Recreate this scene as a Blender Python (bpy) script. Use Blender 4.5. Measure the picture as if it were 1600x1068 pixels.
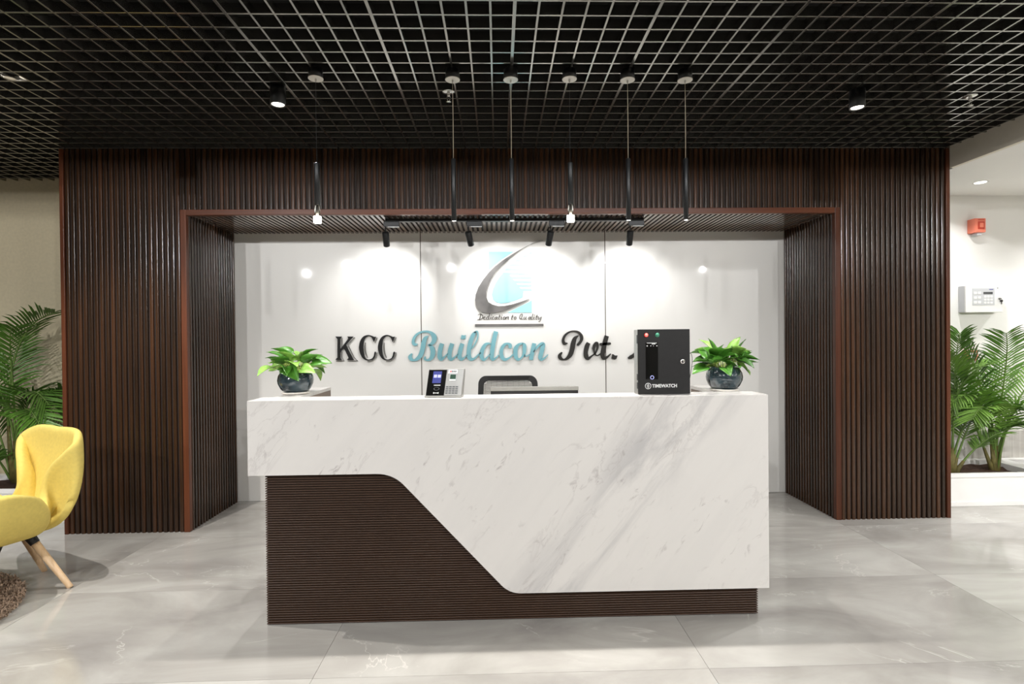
import bpy, bmesh, math, random
from mathutils import Vector, Matrix, Euler
from mathutils.geometry import tessellate_polygon
R = math.radians
random.seed(7)
for o in list(bpy.data.objects):
    bpy.data.objects.remove(o)
S = bpy.context.scene
COL = S.collection

# ---------------------------------------------------------------- camera, light, exposure
cam_d = bpy.data.cameras.new('camera')
cam_d.sensor_width = 36.0
cam_d.lens = 849.68 * 36.0 / 1600.0
cam_d.clip_start = 0.05
cam_o = bpy.data.objects.new('camera', cam_d)
COL.objects.link(cam_o)
yaw, pitch, roll = 0.0258, -0.0072, -0.0098
fw = Vector((math.sin(yaw) * math.cos(pitch), math.cos(yaw) * math.cos(pitch), math.sin(pitch)))
rt = Vector((math.cos(yaw), -math.sin(yaw), 0))
up = rt.cross(fw)
rt2 = rt * math.cos(roll) + up * math.sin(roll)
up2 = up * math.cos(roll) - rt * math.sin(roll)
M3 = Matrix((rt2, up2, -fw)).transposed()
cam_o.matrix_world = Matrix.Translation((-0.0976, -3.9066, 1.3529)) @ M3.to_4x4()
S.camera = cam_o

w = bpy.data.worlds.new('world')
S.world = w
w.use_nodes = True
w.node_tree.nodes['Background'].inputs[0].default_value = (0.9, 0.95, 1.0, 1)
w.node_tree.nodes['Background'].inputs[1].default_value = 0.02
S.view_settings.view_transform = 'Standard'
S.view_settings.look = 'None'
S.view_settings.gamma = 1.0
S.view_settings.use_curve_mapping = False
S.view_settings.exposure = -0.33
S.cycles.max_bounces = 8
S.cycles.diffuse_bounces = 4
S.cycles.glossy_bounces = 4
S.cycles.transmission_bounces = 6
S.cycles.sample_clamp_indirect = 6.0
S.cycles.caustics_reflective = False
S.cycles.caustics_refractive = False
S.cycles.use_denoising = True

WARM = (1.0, 0.97, 0.93) 
NEUT = (0.985, 0.99, 1.0) 
P_LOBBY = 158 
P_FRONT = 75 
P_WHITE = 270 
P_PEND = 42 
P_TRACK = 20 


def spot(name, loc, power, size=120, blend=1.0, target=None, rad=0.03, col=NEUT, parent=None):
    d = bpy.data.lights.new(name, 'SPOT')
    d.energy = power
    d.color = col
    d.spot_size = R(size)
    d.spot_blend = blend
    d.shadow_soft_size = rad
    o = bpy.data.objects.new(name, d)
    o.location = loc
    if target is not None:
        o.rotation_euler = (Vector(target) - Vector(loc)).to_track_quat('-Z', 'Y').to_euler()
    COL.objects.link(o)
    return o


# ---------------------------------------------------------------- materials
def new_mat(name):
    m = bpy.data.materials.new(name)
    m.use_nodes = True
    nt = m.node_tree
    return m, nt, nt.nodes['Principled BSDF']


def lin(c):
    return tuple((x / 255 / 12.92) if x / 255 <= 0.04045 else ((x / 255 + 0.055) / 1.055) ** 2.4 for x in c) + (1,)


def node(nt, t, **k):
    n = nt.nodes.new(t)
    for a, b in k.items():
        if a.startswith('i_'):
            key = a[2:]
            n.inputs[int(key) if key.isdigit() else key].default_value = b
        else:
            setattr(n, a, b)
    return n


def ramp(nt, stops):
    n = nt.nodes.new('ShaderNodeValToRGB')
    cr = n.color_ramp
    while len(cr.elements) < len(stops):
        cr.elements.new(0.5)
    for e, (p, c) in zip(cr.elements, stops):
        e.position = p
        e.color = c if len(c) == 4 else tuple(c) + (1,)
    return n


def mat(name, rgb, rough=0.5, metal=0.0, spec=0.5, coat=0.0, noise=0.06, nscale=30.0, bump=0.0, bscale=200.0, emit=None, estr=0.0, trans=0.0, ior=1.45):
    m, nt, b = new_mat(name)
    c = lin(rgb)
    L = nt.links
    tc = node(nt, 'ShaderNodeTexCoord')
    nz = node(nt, 'ShaderNodeTexNoise', i_Scale=nscale, i_Detail=4.0)
    L.new(tc.outputs['Object'], nz.inputs['Vector'])
    rp = ramp(nt, [(0.3, tuple(x * (1 - noise) for x in c[:3])), (0.7, tuple(min(1, x * (1 + noise)) for x in c[:3]))])
    L.new(nz.outputs['Fac'], rp.inputs[0])
    L.new(rp.outputs[0], b.inputs['Base Color'])
    b.inputs['Roughness'].default_value = rough
    b.inputs['Metallic'].default_value = metal
    b.inputs['Specular IOR Level'].default_value = spec
    b.inputs['Coat Weight'].default_value = coat
    b.inputs['Coat Roughness'].default_value = 0.03
    b.inputs['Transmission Weight'].default_value = trans
    b.inputs['IOR'].default_value = ior
    if emit:
        b.inputs['Emission Color'].default_value = lin(emit)
        b.inputs['Emission Strength'].default_value = estr
    if bump:
        n2 = node(nt, 'ShaderNodeTexNoise', i_Scale=bscale, i_Detail=3.0)
        L.new(tc.outputs['Object'], n2.inputs['Vector'])
        bp = node(nt, 'ShaderNodeBump', i_Strength=bump, i_Distance=0.002)
        L.new(n2.outputs['Fac'], bp.inputs['Height'])
        L.new(bp.outputs[0], b.inputs['Normal'])
    return m


def wood(name, dark, mid, light, rough=0.35, axis='Z', rnd=True, coat=0.0, spec=0.5):
    m, nt, b = new_mat(name)
    L = nt.links
    tc = node(nt, 'ShaderNodeTexCoord')
    oi = node(nt, 'ShaderNodeObjectInfo')
    mul = node(nt, 'ShaderNodeVectorMath', operation='SCALE')
    mul.inputs[0].default_value = (13.7, 31.1, 7.3)
    L.new(oi.outputs['Random'], mul.inputs['Scale'])
    add = node(nt, 'ShaderNodeVectorMath', operation='ADD')
    L.new(tc.outputs['Object'], add.inputs[0])
    L.new(mul.outputs[0], add.inputs[1])
    mp = node(nt, 'ShaderNodeMapping')
    sc = {'X': (1.2, 60, 60), 'Y': (60, 1.2, 60), 'Z': (60, 60, 1.2)}[axis]
    mp.inputs['Scale'].default_value = sc
    L.new(add.outputs[0], mp.inputs['Vector'])
    nz = node(nt, 'ShaderNodeTexNoise', i_Scale=1.0, i_Detail=6.0, i_Roughness=0.6, i_Distortion=0.6)
    L.new(mp.outputs[0], nz.inputs['Vector'])
    mp2 = node(nt, 'ShaderNodeMapping')
    mp2.inputs['Scale'].default_value = tuple(x * (0.12 if x > 2 else 0.7) for x in sc)
    L.new(add.outputs[0], mp2.inputs['Vector'])
    nz2 = node(nt, 'ShaderNodeTexNoise', i_Scale=1.0, i_Detail=2.0)
    L.new(mp2.outputs[0], nz2.inputs['Vector'])
    mix = node(nt, 'ShaderNodeMath', operation='MULTIPLY_ADD')
    mix.inputs[1].default_value = 0.55
    L.new(nz.outputs['Fac'], mix.inputs[0])
    m2 = node(nt, 'ShaderNodeMath', operation='MULTIPLY')
    m2.inputs[1].default_value = 0.45
    L.new(nz2.outputs['Fac'], m2.inputs[0])
    L.new(m2.outputs[0], mix.inputs[2])
    ad2 = node(nt, 'ShaderNodeMath', operation='MULTIPLY_ADD')
    ad2.inputs[1].default_value = 0.22 if rnd else 0.0
    L.new(oi.outputs['Random'], ad2.inputs[0])
    L.new(mix.outputs[0], ad2.inputs[2])
    rp = ramp(nt, [(0.36, lin(dark)), (0.55, lin(mid)), (0.8, lin(light))])
    L.new(ad2.outputs[0], rp.inputs[0])
    L.new(rp.outputs[0], b.inputs['Base Color'])
    b.inputs['Roughness'].default_value = rough
    b.inputs['Coat Weight'].default_value = coat
    b.inputs['Coat Roughness'].default_value = 0.15
    b.inputs['Specular IOR Level'].default_value = spec
    bp = node(nt, 'ShaderNodeBump', i_Strength=0.12, i_Distance=0.001)
    L.new(nz.outputs['Fac'], bp.inputs['Height'])
    L.new(bp.outputs[0], b.inputs['Normal'])
    return m


def marble_white():
    m, nt, b = new_mat('white_marble')
    L = nt.links
    tc = node(nt, 'ShaderNodeTexCoord')
    mp = node(nt, 'ShaderNodeMapping')
    mp.inputs['Rotation'].default_value = (0, R(52), 0)
    L.new(tc.outputs['Object'], mp.inputs['Vector'])
    st = node(nt, 'ShaderNodeMapping')
    st.inputs['Scale'].default_value = (0.32, 1.0, 1.0)
    L.new(mp.outputs[0], st.inputs['Vector'])
    # fine short veins
    n1 = node(nt, 'ShaderNodeTexNoise', i_Scale=7.0, i_Detail=8.0, i_Roughness=0.62, i_Distortion=0.9)
    L.new(st.outputs[0], n1.inputs['Vector'])
    a = node(nt, 'ShaderNodeMath', operation='SUBTRACT')
    a.inputs[1].default_value = 0.5
    L.new(n1.outputs['Fac'], a.inputs[0])
    ab = node(nt, 'ShaderNodeMath', operation='ABSOLUTE')
    L.new(a.outputs[0], ab.inputs[0])
    v1 = ramp(nt, [(0.0, (1, 1, 1)), (0.022, (0, 0, 0))])
    L.new(ab.outputs[0], v1.inputs[0])
    n2 = node(nt, 'ShaderNodeTexNoise', i_Scale=3.3, i_Detail=4.0)
    L.new(st.outputs[0], n2.inputs['Vector'])
    msk = ramp(nt, [(0.52, (0, 0, 0)), (0.68, (1, 1, 1))])
    L.new(n2.outputs['Fac'], msk.inputs[0])
    vm0 = node(nt, 'ShaderNodeMath', operation='MULTIPLY')
    L.new(v1.outputs[0], vm0.inputs[0])
    L.new(msk.outputs[0], vm0.inputs[1])
    st3 = node(nt, 'ShaderNodeMapping')
    st3.inputs['Scale'].default_value = (0.38, 1.0, 1.0)
    L.new(mp.outputs[0], st3.inputs['Vector'])
    n5 = node(nt, 'ShaderNodeTexNoise', i_Scale=26.0, i_Detail=5.0, i_Roughness=0.6, i_Distortion=0.8)
    L.new(st3.outputs[0], n5.inputs['Vector'])
    fk = ramp(nt, [(0.595, (0, 0, 0)), (0.70, (0.85, 0.85, 0.85))])
    L.new(n5.outputs['Fac'], fk.inputs[0])
    n6 = node(nt, 'ShaderNodeTexNoise', i_Scale=4.5, i_Detail=2.0)
    L.new(st.outputs[0], n6.inputs['Vector'])
    mk2 = ramp(nt, [(0.45, (0, 0, 0)), (0.6, (1, 1, 1))])
    L.new(n6.outputs['Fac'], mk2.inputs[0])
    fm = node(nt, 'ShaderNodeMath', operation='MULTIPLY')
    L.new(fk.outputs[0], fm.inputs[0])
    L.new(mk2.outputs[0], fm.inputs[1])
    vh = node(nt, 'ShaderNodeMath', operation='MULTIPLY')
    vh.inputs[1].default_value = 0.55
    L.new(vm0.outputs[0], vh.inputs[0])
    vm = node(nt, 'ShaderNodeMath', operation='MAXIMUM')
    L.new(vh.outputs[0], vm.inputs[0])
    L.new(fm.outputs[0], vm.inputs[1])
    # broad grey streaks
    st2 = node(nt, 'ShaderNodeMapping')
    st2.inputs['Scale'].default_value = (0.16, 1.0, 1.0)
    L.new(mp.outputs[0], st2.inputs['Vector'])
    n3 = node(nt, 'ShaderNodeTexNoise', i_Scale=9.0, i_Detail=7.0, i_Roughness=0.6, i_Distortion=0.5)
    L.new(st2.outputs[0], n3.inputs['Vector'])
    br = ramp(nt, [(0.44, (0, 0, 0)), (0.62, (1, 1, 1))])
    L.new(n3.outputs['Fac'], br.inputs[0])
    # the big diagonal band: distance from a line in the slab plane
    sx = node(nt, 'ShaderNodeSeparateXYZ')
    L.new(mp.outputs[0], sx.inputs[0])
    wob = node(nt, 'ShaderNodeTexNoise', i_Scale=2.2, i_Detail=5.0)
    L.new(mp.outputs[0], wob.inputs['Vector'])
    wv = node(nt, 'ShaderNodeMath', operation='MULTIPLY_ADD')
    wv.inputs[1].default_value = 0.34
    L.new(wob.outputs['Fac'], wv.inputs[0])
    L.new(sx.outputs['Z'], wv.inputs[2])
    bd = node(nt, 'ShaderNodeMath', operation='ADD')
    bd.inputs[1].default_value = BAND_OFF
    L.new(wv.outputs[0], bd.inputs[0])
    bda = node(nt, 'ShaderNodeMath', operation='ABSOLUTE')
    L.new(bd.outputs[0], bda.inputs[0])
    bm_ = ramp(nt, [(0.05, (1, 1, 1)), (0.22, (0.10, 0.10, 0.10))])
    L.new(bda.outputs[0], bm_.inputs[0])
    bb = node(nt, 'ShaderNodeMath', operation='MULTIPLY')
    L.new(br.outputs[0], bb.inputs[0])
    L.new(bm_.outputs[0], bb.inputs[1])
    c0 = node(nt, 'ShaderNodeMix', data_type='RGBA')
    c0.inputs[6].default_value = lin((213, 209, 204))
    c0.inputs[7].default_value = lin((184, 181, 179))
    L.new(bb.outputs[0], c0.inputs[0])
    c1 = node(nt, 'ShaderNodeMix', data_type='RGBA')
    L.new(c0.outputs[2], c1.inputs[6])
    c1.inputs[7].default_value = lin((172, 165, 162))
    L.new(vm.outputs[0], c1.inputs[0])
    L.new(c1.outputs[2], b.inputs['Base Color'])
    b.inputs['Roughness'].default_value = 0.22
    b.inputs['Specular IOR Level'].default_value = 0.45
    return m


def tile_floor():
    m, nt, b = new_mat('grey_marble_tile')
    L = nt.links
    tc = node(nt, 'ShaderNodeTexCoord')
    oi = node(nt, 'ShaderNodeObjectInfo')
    mul = node(nt, 'ShaderNodeVectorMath', operation='SCALE')
    mul.inputs[0].default_value = (17.0, 23.0, 5.0)
    L.new(oi.outputs['Random'], mul.inputs['Scale'])
    add = node(nt, 'ShaderNodeVectorMath', operation='ADD')
    L.new(tc.outputs['Object'], add.inputs[0])
    L.new(mul.outputs[0], add.inputs[1])
    mp = node(nt, 'ShaderNodeMapping')
    mp.inputs['Rotation'].default_value = (0, 0, R(-28))
    mp.inputs['Scale'].default_value = (0.75, 1.5, 1)
    L.new(add.outputs[0], mp.inputs['Vector'])
    n1 = node(nt, 'ShaderNodeTexNoise', i_Scale=1.7, i_Detail=9.0, i_Roughness=0.55, i_Distortion=0.7)
    L.new(mp.outputs[0], n1.inputs['Vector'])
    rp = ramp(nt, [(0.28, lin((148, 143, 138))), (0.5, lin((172, 168, 161))), (0.72, lin((195, 192, 185)))])
    L.new(n1.outputs['Fac'], rp.inputs[0])
    # thin light veins
    n2 = node(nt, 'ShaderNodeTexNoise', i_Scale=1.25, i_Detail=7.0, i_Roughness=0.55, i_Distortion=1.3)
    L.new(mp.outputs[0], n2.inputs['Vector'])
    a = node(nt, 'ShaderNodeMath', operation='SUBTRACT')
    a.inputs[1].default_value = 0.53
    L.new(n2.outputs['Fac'], a.inputs[0])
    ab = node(nt, 'ShaderNodeMath', operation='ABSOLUTE')
    L.new(a.outputs[0], ab.inputs[0])
    v = ramp(nt, [(0.0, (1, 1, 1)), (0.006, (0, 0, 0))])
    L.new(ab.outputs[0], v.inputs[0])
    n3 = node(nt, 'ShaderNodeTexNoise', i_Scale=2.5, i_Detail=3.0)
    L.new(add.outputs[0], n3.inputs['Vector'])
    k = ramp(nt, [(0.5, (0, 0, 0)), (0.65, (1, 1, 1))])
    L.new(n3.outputs['Fac'], k.inputs[0])
    vm = node(nt, 'ShaderNodeMath', operation='MULTIPLY')
    L.new(v.outputs[0], vm.inputs[0])
    L.new(k.outputs[0], vm.inputs[1])
    vs = node(nt, 'ShaderNodeMath', operation='MULTIPLY')
    vs.inputs[1].default_value = 0.6
    L.new(vm.outputs[0], vs.inputs[0])
    c1 = node(nt, 'ShaderNodeMix', data_type='RGBA')
    L.new(vs.outputs[0], c1.inputs[0])
    L.new(rp.outputs[0], c1.inputs[6])
    c1.inputs[7].default_value = lin((222, 218, 210))
    hs = node(nt, 'ShaderNodeHueSaturation')
    vv = node(nt, 'ShaderNodeMapRange')
    vv.inputs['To Min'].default_value = 0.93
    vv.inputs['To Max'].default_value = 1.06
    L.new(oi.outputs['Random'], vv.inputs['Value'])
    L.new(vv.outputs[0], hs.inputs['Value'])
    L.new(c1.outputs[2], hs.inputs['Color'])
    L.new(hs.outputs[0], b.inputs['Base Color'])
    b.inputs['Roughness'].default_value = 0.1
    b.inputs['Specular IOR Level'].default_value = 0.5
    return m


BAND_OFF = -0.13
M = {}
M['tile'] = tile_floor()
M['grout'] = mat('grout', (120, 115, 108), 0.8)
M['marble'] = marble_white()
M['slat'] = wood('walnut_slat', (29, 20, 12), (48, 32, 20), (73, 46, 28), 0.22, spec=0.5)
M['slat_lit'] = wood('walnut_slat_lit', (52, 38, 28), (76, 56, 42), (100, 74, 56), 0.2, axis='Y', coat=0.6)  # lighter soffit copy of the slat walnut: reflected wall light put into the colour
M['trim'] = wood('red_walnut_trim', (58, 30, 18), (80, 43, 26), (106, 60, 38), 0.32, spec=0.3)
M['trim_x'] = wood('red_walnut_trim_across', (58, 30, 18), (80, 43, 26), (106, 60, 38), 0.32, axis='X', spec=0.3)
M['core'] = mat('dark_backing_and_groove_shade', (34, 22, 15), 0.6)
M['rib'] = mat('brown_ribbed_laminate', (62, 43, 30), 0.4, spec=0.22, noise=0.08, nscale=12)
M['glass_white'] = mat('white_back_painted_glass', (232, 229, 223), 0.35, coat=1.0, noise=0.01, nscale=2)
M['gap'] = mat('bronze_joint', (78, 66, 50), 0.4)
M['paint_white'] = mat('white_wall_paint', (236, 234, 229), 0.7, noise=0.012, nscale=4, bump=0.05)
M['paint_ceiling'] = mat('white_ceiling_paint', (246, 244, 240), 0.8, noise=0.01, nscale=3)
M['wallpaper'] = mat('beige_wallpaper', (205, 192, 162), 0.75, noise=0.05, nscale=45, bump=0.15, bscale=160)
M['fascia'] = mat('grey_beige_bulkhead_paint', (230, 222, 206), 0.7, noise=0.02)
M['grid'] = mat('black_glossy_grid_bar', (150, 147, 141), 0.16, metal=0.9, spec=0.6, noise=0.03)
M['void'] = mat('black_plenum_paint', (16, 15, 15), 0.9)
M['black'] = mat('black_powder_coat', (20, 21, 22), 0.38)
M['black_soft'] = mat('black_plastic', (24, 23, 22), 0.45)
M['black_box'] = mat('black_textured_steel', (27, 26, 25), 0.55, spec=0.35, noise=0.1, nscale=60, bump=0.1, bscale=700)
M['chrome'] = mat('polished_steel', (210, 208, 204), 0.18, metal=1.0, noise=0.02)
M['steel_side'] = mat('brushed_steel', (196, 194, 190), 0.35, metal=0.8, noise=0.04)
M['silver'] = mat('silver_plastic', (150, 149, 145), 0.35, metal=0.25, noise=0.03)
M['canopy'] = mat('satin_nickel_disc', (205, 200, 190), 0.35, metal=0.4, noise=0.02)
M['white_plastic'] = mat('white_plastic', (238, 237, 234), 0.35, noise=0.01)
M['grey_plastic'] = mat('pale_grey_plastic', (202, 203, 205), 0.4, noise=0.01)
M['white_gloss'] = mat('white_stone_planter', (236, 234, 230), 0.3, noise=0.02, nscale=8)
M['dado'] = wood('streaked_grey_marble', (176, 171, 163), (198, 194, 187), (218, 214, 208), 0.3, axis='Z', rnd=False)
M['soil'] = mat('dark_soil', (62, 40, 26), 0.95, noise=0.4, nscale=60, bump=0.9, bscale=90)
M['red'] = mat('red_alarm_plastic', (238, 134, 108), 0.4, noise=0.03)
M['red_dark'] = mat('dark_red_lens', (196, 74, 56), 0.3)
M['lamp'] = mat('lamp_glow', (255, 250, 240), 0.5, emit=(255, 247, 232), estr=22.0)
M['lamp_soft'] = mat('downlight_glow', (255, 250, 240), 0.5, emit=(255, 247, 232), estr=8.0)
M['panel_glow'] = mat('panel_glow', (255, 255, 252), 0.5, emit=(255, 253, 248), estr=9.0)
M['reflector'] = mat('bright_reflector', (225, 222, 214), 0.25, metal=0.6)
M['acrylic'] = mat('clear_acrylic', (250, 250, 248), 0.04, trans=1.0, ior=1.3, noise=0.0)
M['wire'] = mat('pale_cable', (190, 176, 150), 0.5)
M['letter_black'] = mat('black_acrylic_letter', (17, 15, 13), 0.5, spec=0.3)
M['letter_charcoal'] = mat('charcoal_acrylic_letter', (36, 33, 29), 0.5, spec=0.3)
M['letter_edge'] = mat('grey_inline_strip', (92, 88, 82), 0.4)
M['letter_blue'] = mat('teal_blue_acrylic_letter', (118, 172, 180), 0.35, noise=0.02)
M['emblem_blue'] = mat('pale_cyan_acrylic', (150, 204, 213), 0.3, noise=0.03, nscale=9)
M['emblem_grey'] = mat('brushed_grey_metal', (98, 95, 92), 0.42, metal=0.25, noise=0.3, nscale=7)
M['yellow'] = mat('yellow_wool_upholstery', (224, 201, 108), 0.85, noise=0.05, nscale=60, bump=0.35, bscale=900)
M['beech'] = wood('pale_beech', (206, 170, 130), (222, 190, 152), (234, 208, 174), 0.4, axis='Z', rnd=False)
M['rug'] = mat('brown_beige_pile', (150, 128, 108), 0.95, noise=0.45, nscale=38)
M['leaf'] = mat('palm_green', (84, 124, 46), 0.4, noise=0.3, nscale=6)
M['leaf_light'] = mat('palm_light_green', (116, 154, 66), 0.4, noise=0.25, nscale=6)
M['stem'] = mat('palm_stem', (96, 122, 54), 0.5, noise=0.2, nscale=12)
M['trunk'] = mat('palm_base_sheath', (98, 90, 46), 0.7, noise=0.3, nscale=25)
M['pothos'] = mat('pothos_green', (72, 124, 42), 0.35, noise=0.28, nscale=22)
M['pothos_pale'] = mat('pothos_pale_green', (134, 176, 82), 0.35, noise=0.3, nscale=22)
M['petiole'] = mat('pothos_petiole', (170, 190, 100), 0.5)
M['pot'] = mat('glazed_blue_grey_ceramic', (44, 58, 64), 0.1, noise=0.55, nscale=16, coat=1.0)
M['saucer'] = mat('white_ceramic', (232, 226, 216), 0.3)
M['apron'] = mat('taupe_laminate', (120, 104, 92), 0.45, noise=0.06)
M['mesh'] = mat('grey_chair_mesh', (150, 147, 140), 0.6, noise=0.12, nscale=300)
M['monitor_top'] = mat('grey_metal_bezel', (140, 138, 132), 0.4, metal=0.4)
M['screen'] = mat('blue_lcd', (40, 46, 110), 0.2, emit=(70, 80, 170), estr=0.5)
M['screen_lite'] = mat('lit_lcd_tile', (170, 172, 220), 0.3, emit=(176, 178, 228), estr=0.7)
M['black_gloss'] = mat('black_gloss_panel', (8, 8, 8), 0.12, spec=0.4, noise=0.0)
M['green_sensor'] = mat('green_sensor_glass', (24, 68, 46), 0.15, coat=0.5)
M['led_red'] = mat('red_indicator', (255, 120, 110), 0.4, emit=(255, 110, 100), estr=1.6)
M['led_red_rim'] = mat('red_rim', (170, 30, 30), 0.4, emit=(190, 30, 26), estr=0.4)
M['led_green'] = mat('green_indicator', (70, 140, 112), 0.35)
M['white_print'] = mat('white_print', (225, 225, 222), 0.5)
M['ring_blue'] = mat('lit_blue_ring', (170, 172, 225), 0.4, emit=(176, 178, 230), estr=0.7)
M['caulk'] = mat('pale_joint_strip', (150, 140, 128), 0.6)
M['lcd_dark'] = mat('dark_lcd', (82, 84, 84), 0.3)


# ---------------------------------------------------------------- mesh helpers
class MB:
    def __init__(s):
        s.v, s.f, s.sm = [], [], []

    def add(s, vs, fs, smooth=False):
        n = len(s.v)
        s.v += [tuple(p) for p in vs]
        s.f += [tuple(i + n for i in f) for f in fs]
        s.sm += [smooth] * len(fs)
        return s

    def box(s, x0, x1, y0, y1, z0, z1, ch=0.0):
        if ch <= 0:
            vs = [(x, y, z) for x in (x0, x1) for y in (y0, y1) for z in (z0, z1)]
            fs = [(0, 1, 3, 2), (4, 6, 7, 5), (0, 4, 5, 1), (2, 3, 7, 6), (0, 2, 6, 4), (1, 5, 7, 3)]
            return s.add(vs, fs)
        bm = bmesh.new()
        bmesh.ops.create_cube(bm, size=1)
        for v in bm.verts:
            v.co = Vector((x0 + (v.co.x + .5) * (x1 - x0), y0 + (v.co.y + .5) * (y1 - y0), z0 + (v.co.z + .5) * (z1 - z0)))
        bmesh.ops.bevel(bm, geom=bm.edges[:], offset=ch, segments=2, affect='EDGES', profile=0.5)
        bm.verts.index_update()
        s.add([v.co[:] for v in bm.verts], [[v.index for v in f.verts] for f in bm.faces])
        bm.free()
        return s

    def lathe(s, prof, n=24, c=(0, 0, 0), smooth=True, mtx=None):
        vs, fs = [], []
        k = len(prof)
        for i in range(n):
            a = 2 * math.pi * i / n
            for r, z in prof:
                p = Vector((r * math.cos(a), r * math.sin(a), z))
                if mtx is not None:
                    p = mtx @ p
                vs.append((p.x + c[0], p.y + c[1], p.z + c[2]))
        for i in range(n):
            j = (i + 1) % n
            for q in range(k - 1):
                if prof[q][0] < 1e-6 and prof[q + 1][0] < 1e-6:
                    continue
                if prof[q][0] < 1e-6:
                    fs.append((i * k + q, j * k + q + 1, i * k + q + 1))
                elif prof[q + 1][0] < 1e-6:
                    fs.append((i * k + q, j * k + q, i * k + q + 1))
                else:
                    fs.append((i * k + q, j * k + q, j * k + q + 1, i * k + q + 1))
        return s.add(vs, fs, smooth)

    def cyl(s, r, z0, z1, c=(0, 0), n=24, r2=None, smooth=False):
        r2 = r if r2 is None else r2
        vs = [(c[0] + r * math.cos(2 * math.pi * i / n), c[1] + r * math.sin(2 * math.pi * i / n), z0) for i in range(n)]
        vs += [(c[0] + r2 * math.cos(2 * math.pi * i / n), c[1] + r2 * math.sin(2 * math.pi * i / n), z1) for i in range(n)]
        s.add(vs, [(i, (i + 1) % n, n + (i + 1) % n, n + i) for i in range(n)], True)
        s.add(vs, [tuple(range(n))[::-1], tuple(range(n, 2 * n))])
        return s

    def tube(s, pts, rad, n=8, caps=True):
        pts = [Vector(p) for p in pts]
        rs = rad if isinstance(rad, (list, tuple)) else [rad] * len(pts)
        vs, fs = [], []
        ref = None
        for i, p in enumerate(pts):
            t = (pts[min(i + 1, len(pts) - 1)] - pts[max(i - 1, 0)]).normalized()
            if ref is None:
                ref = Vector((0, 0, 1)) if abs(t.z) < 0.9 else Vector((1, 0, 0))
            u = (ref - t * ref.dot(t)).normalized()
            v = t.cross(u)
            ref = u
            for k in range(n):
                a = 2 * math.pi * k / n
                q = p + (u * math.cos(a) + v * math.sin(a)) * rs[i]
                vs.append(q[:])
        for i in range(len(pts) - 1):
            for k in range(n):
                fs.append((i * n + k, i * n + (k + 1) % n, (i + 1) * n + (k + 1) % n, (i + 1) * n + k))
        s.add(vs, fs, True)
        if caps:
            e = (len(pts) - 1) * n
            s.add(vs, [tuple(range(n))[::-1], tuple(range(e, e + n))])
        return s

    def prism(s, outline, y0, y1):
        """outline in x,z (counter-clockwise seen from -y or not), extruded from y0 (front) to y1"""
        tri = [list(t) for t in tessellate_polygon([[Vector((x, z, 0)) for x, z in outline]])]
        n = len(outline)
        vs = [(x, y0, z) for x, z in outline] + [(x, y1, z) for x, z in outline]
        s.add(vs, tri + [[i + n for i in t][::-1] for t in tri] + [(i, i + n, (i + 1) % n + n, (i + 1) % n) for i in range(n)])
        return s

    def build(s, name, m, parent=None, local=False, bev=0.0):
        me = bpy.data.meshes.new(name)
        off = Vector((0, 0, 0)) if (parent is None or local) else wloc(parent)
        me.from_pydata([(x - off.x, y - off.y, z - off.z) for x, y, z in s.v], [], s.f)
        me.polygons.foreach_set('use_smooth', s.sm)
        bm = bmesh.new()
        bm.from_mesh(me)
        bmesh.ops.remove_doubles(bm, verts=bm.verts, dist=1e-5)
        bmesh.ops.recalc_face_normals(bm, faces=bm.faces)
        bm.to_mesh(me)
        bm.free()
        me.materials.append(m)
        o = bpy.data.objects.new(name, me)
        COL.objects.link(o)
        if parent is not None:
            o.parent = parent
        if bev:
            md = o.modifiers.new('bevel', 'BEVEL')
            md.width = bev
            md.segments = 2
            md.limit_method = 'ANGLE'
            md.angle_limit = R(40)
        return o


def wloc(o):
    p = Vector((0, 0, 0))
    while o is not None:
        p += Vector(o.location)
        o = o.parent
    return p


def thing(name, label, cat, loc=(0, 0, 0), rotz=0.0, group=None):
    o = bpy.data.objects.new(name, None)
    o.empty_display_size = 0.1
    COL.objects.link(o)
    o.location = loc
    o.rotation_euler = (0, 0, rotz)
    o['label'] = label
    o['category'] = cat
    if group:
        o['group'] = group
    return o


def tag(o, label=None, cat=None, group=None, kind=None):
    for k, v in (('label', label), ('category', cat), ('group', group), ('kind', kind)):
        if v:
            o[k] = v
    return o


def struct(o, label=None):
    o['kind'] = 'structure'
    if label:
        o['label'] = label
    return o


def share(name, src, parent, loc):
    o = bpy.data.objects.new(name, src.data)
    COL.objects.link(o)
    o.parent = parent
    o.location = loc
    return o


def dup(o, parent=None, loc=None, label=None):
    c = o.copy()
    COL.objects.link(c)
    if parent is not None:
        c.parent = parent
    if loc is not None:
        c.location = loc
    if label:
        c['label'] = label
    for ch in list(o.children):
        dup(ch, c)
    return c


def catmull(pts, k=5, closed=False):
    out = []
    n = len(pts)
    for i in range(n if closed else n - 1):
        g = lambda j: pts[j % n] if closed else pts[max(0, min(n - 1, j))]
        p0, p1, p2, p3 = g(i - 1), g(i), g(i + 1), g(i + 2)
        for s_ in range(k):
            t = s_ / k
            out.append(tuple(0.5 * (2 * b + (c - a) * t + (2 * a - 5 * b + 4 * c - d) * t * t + (3 * b - a - 3 * c + d) * t ** 3) for a, b, c, d in zip(p0, p1, p2, p3)))
    if not closed:
        out.append(tuple(pts[-1]))
    return out


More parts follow.
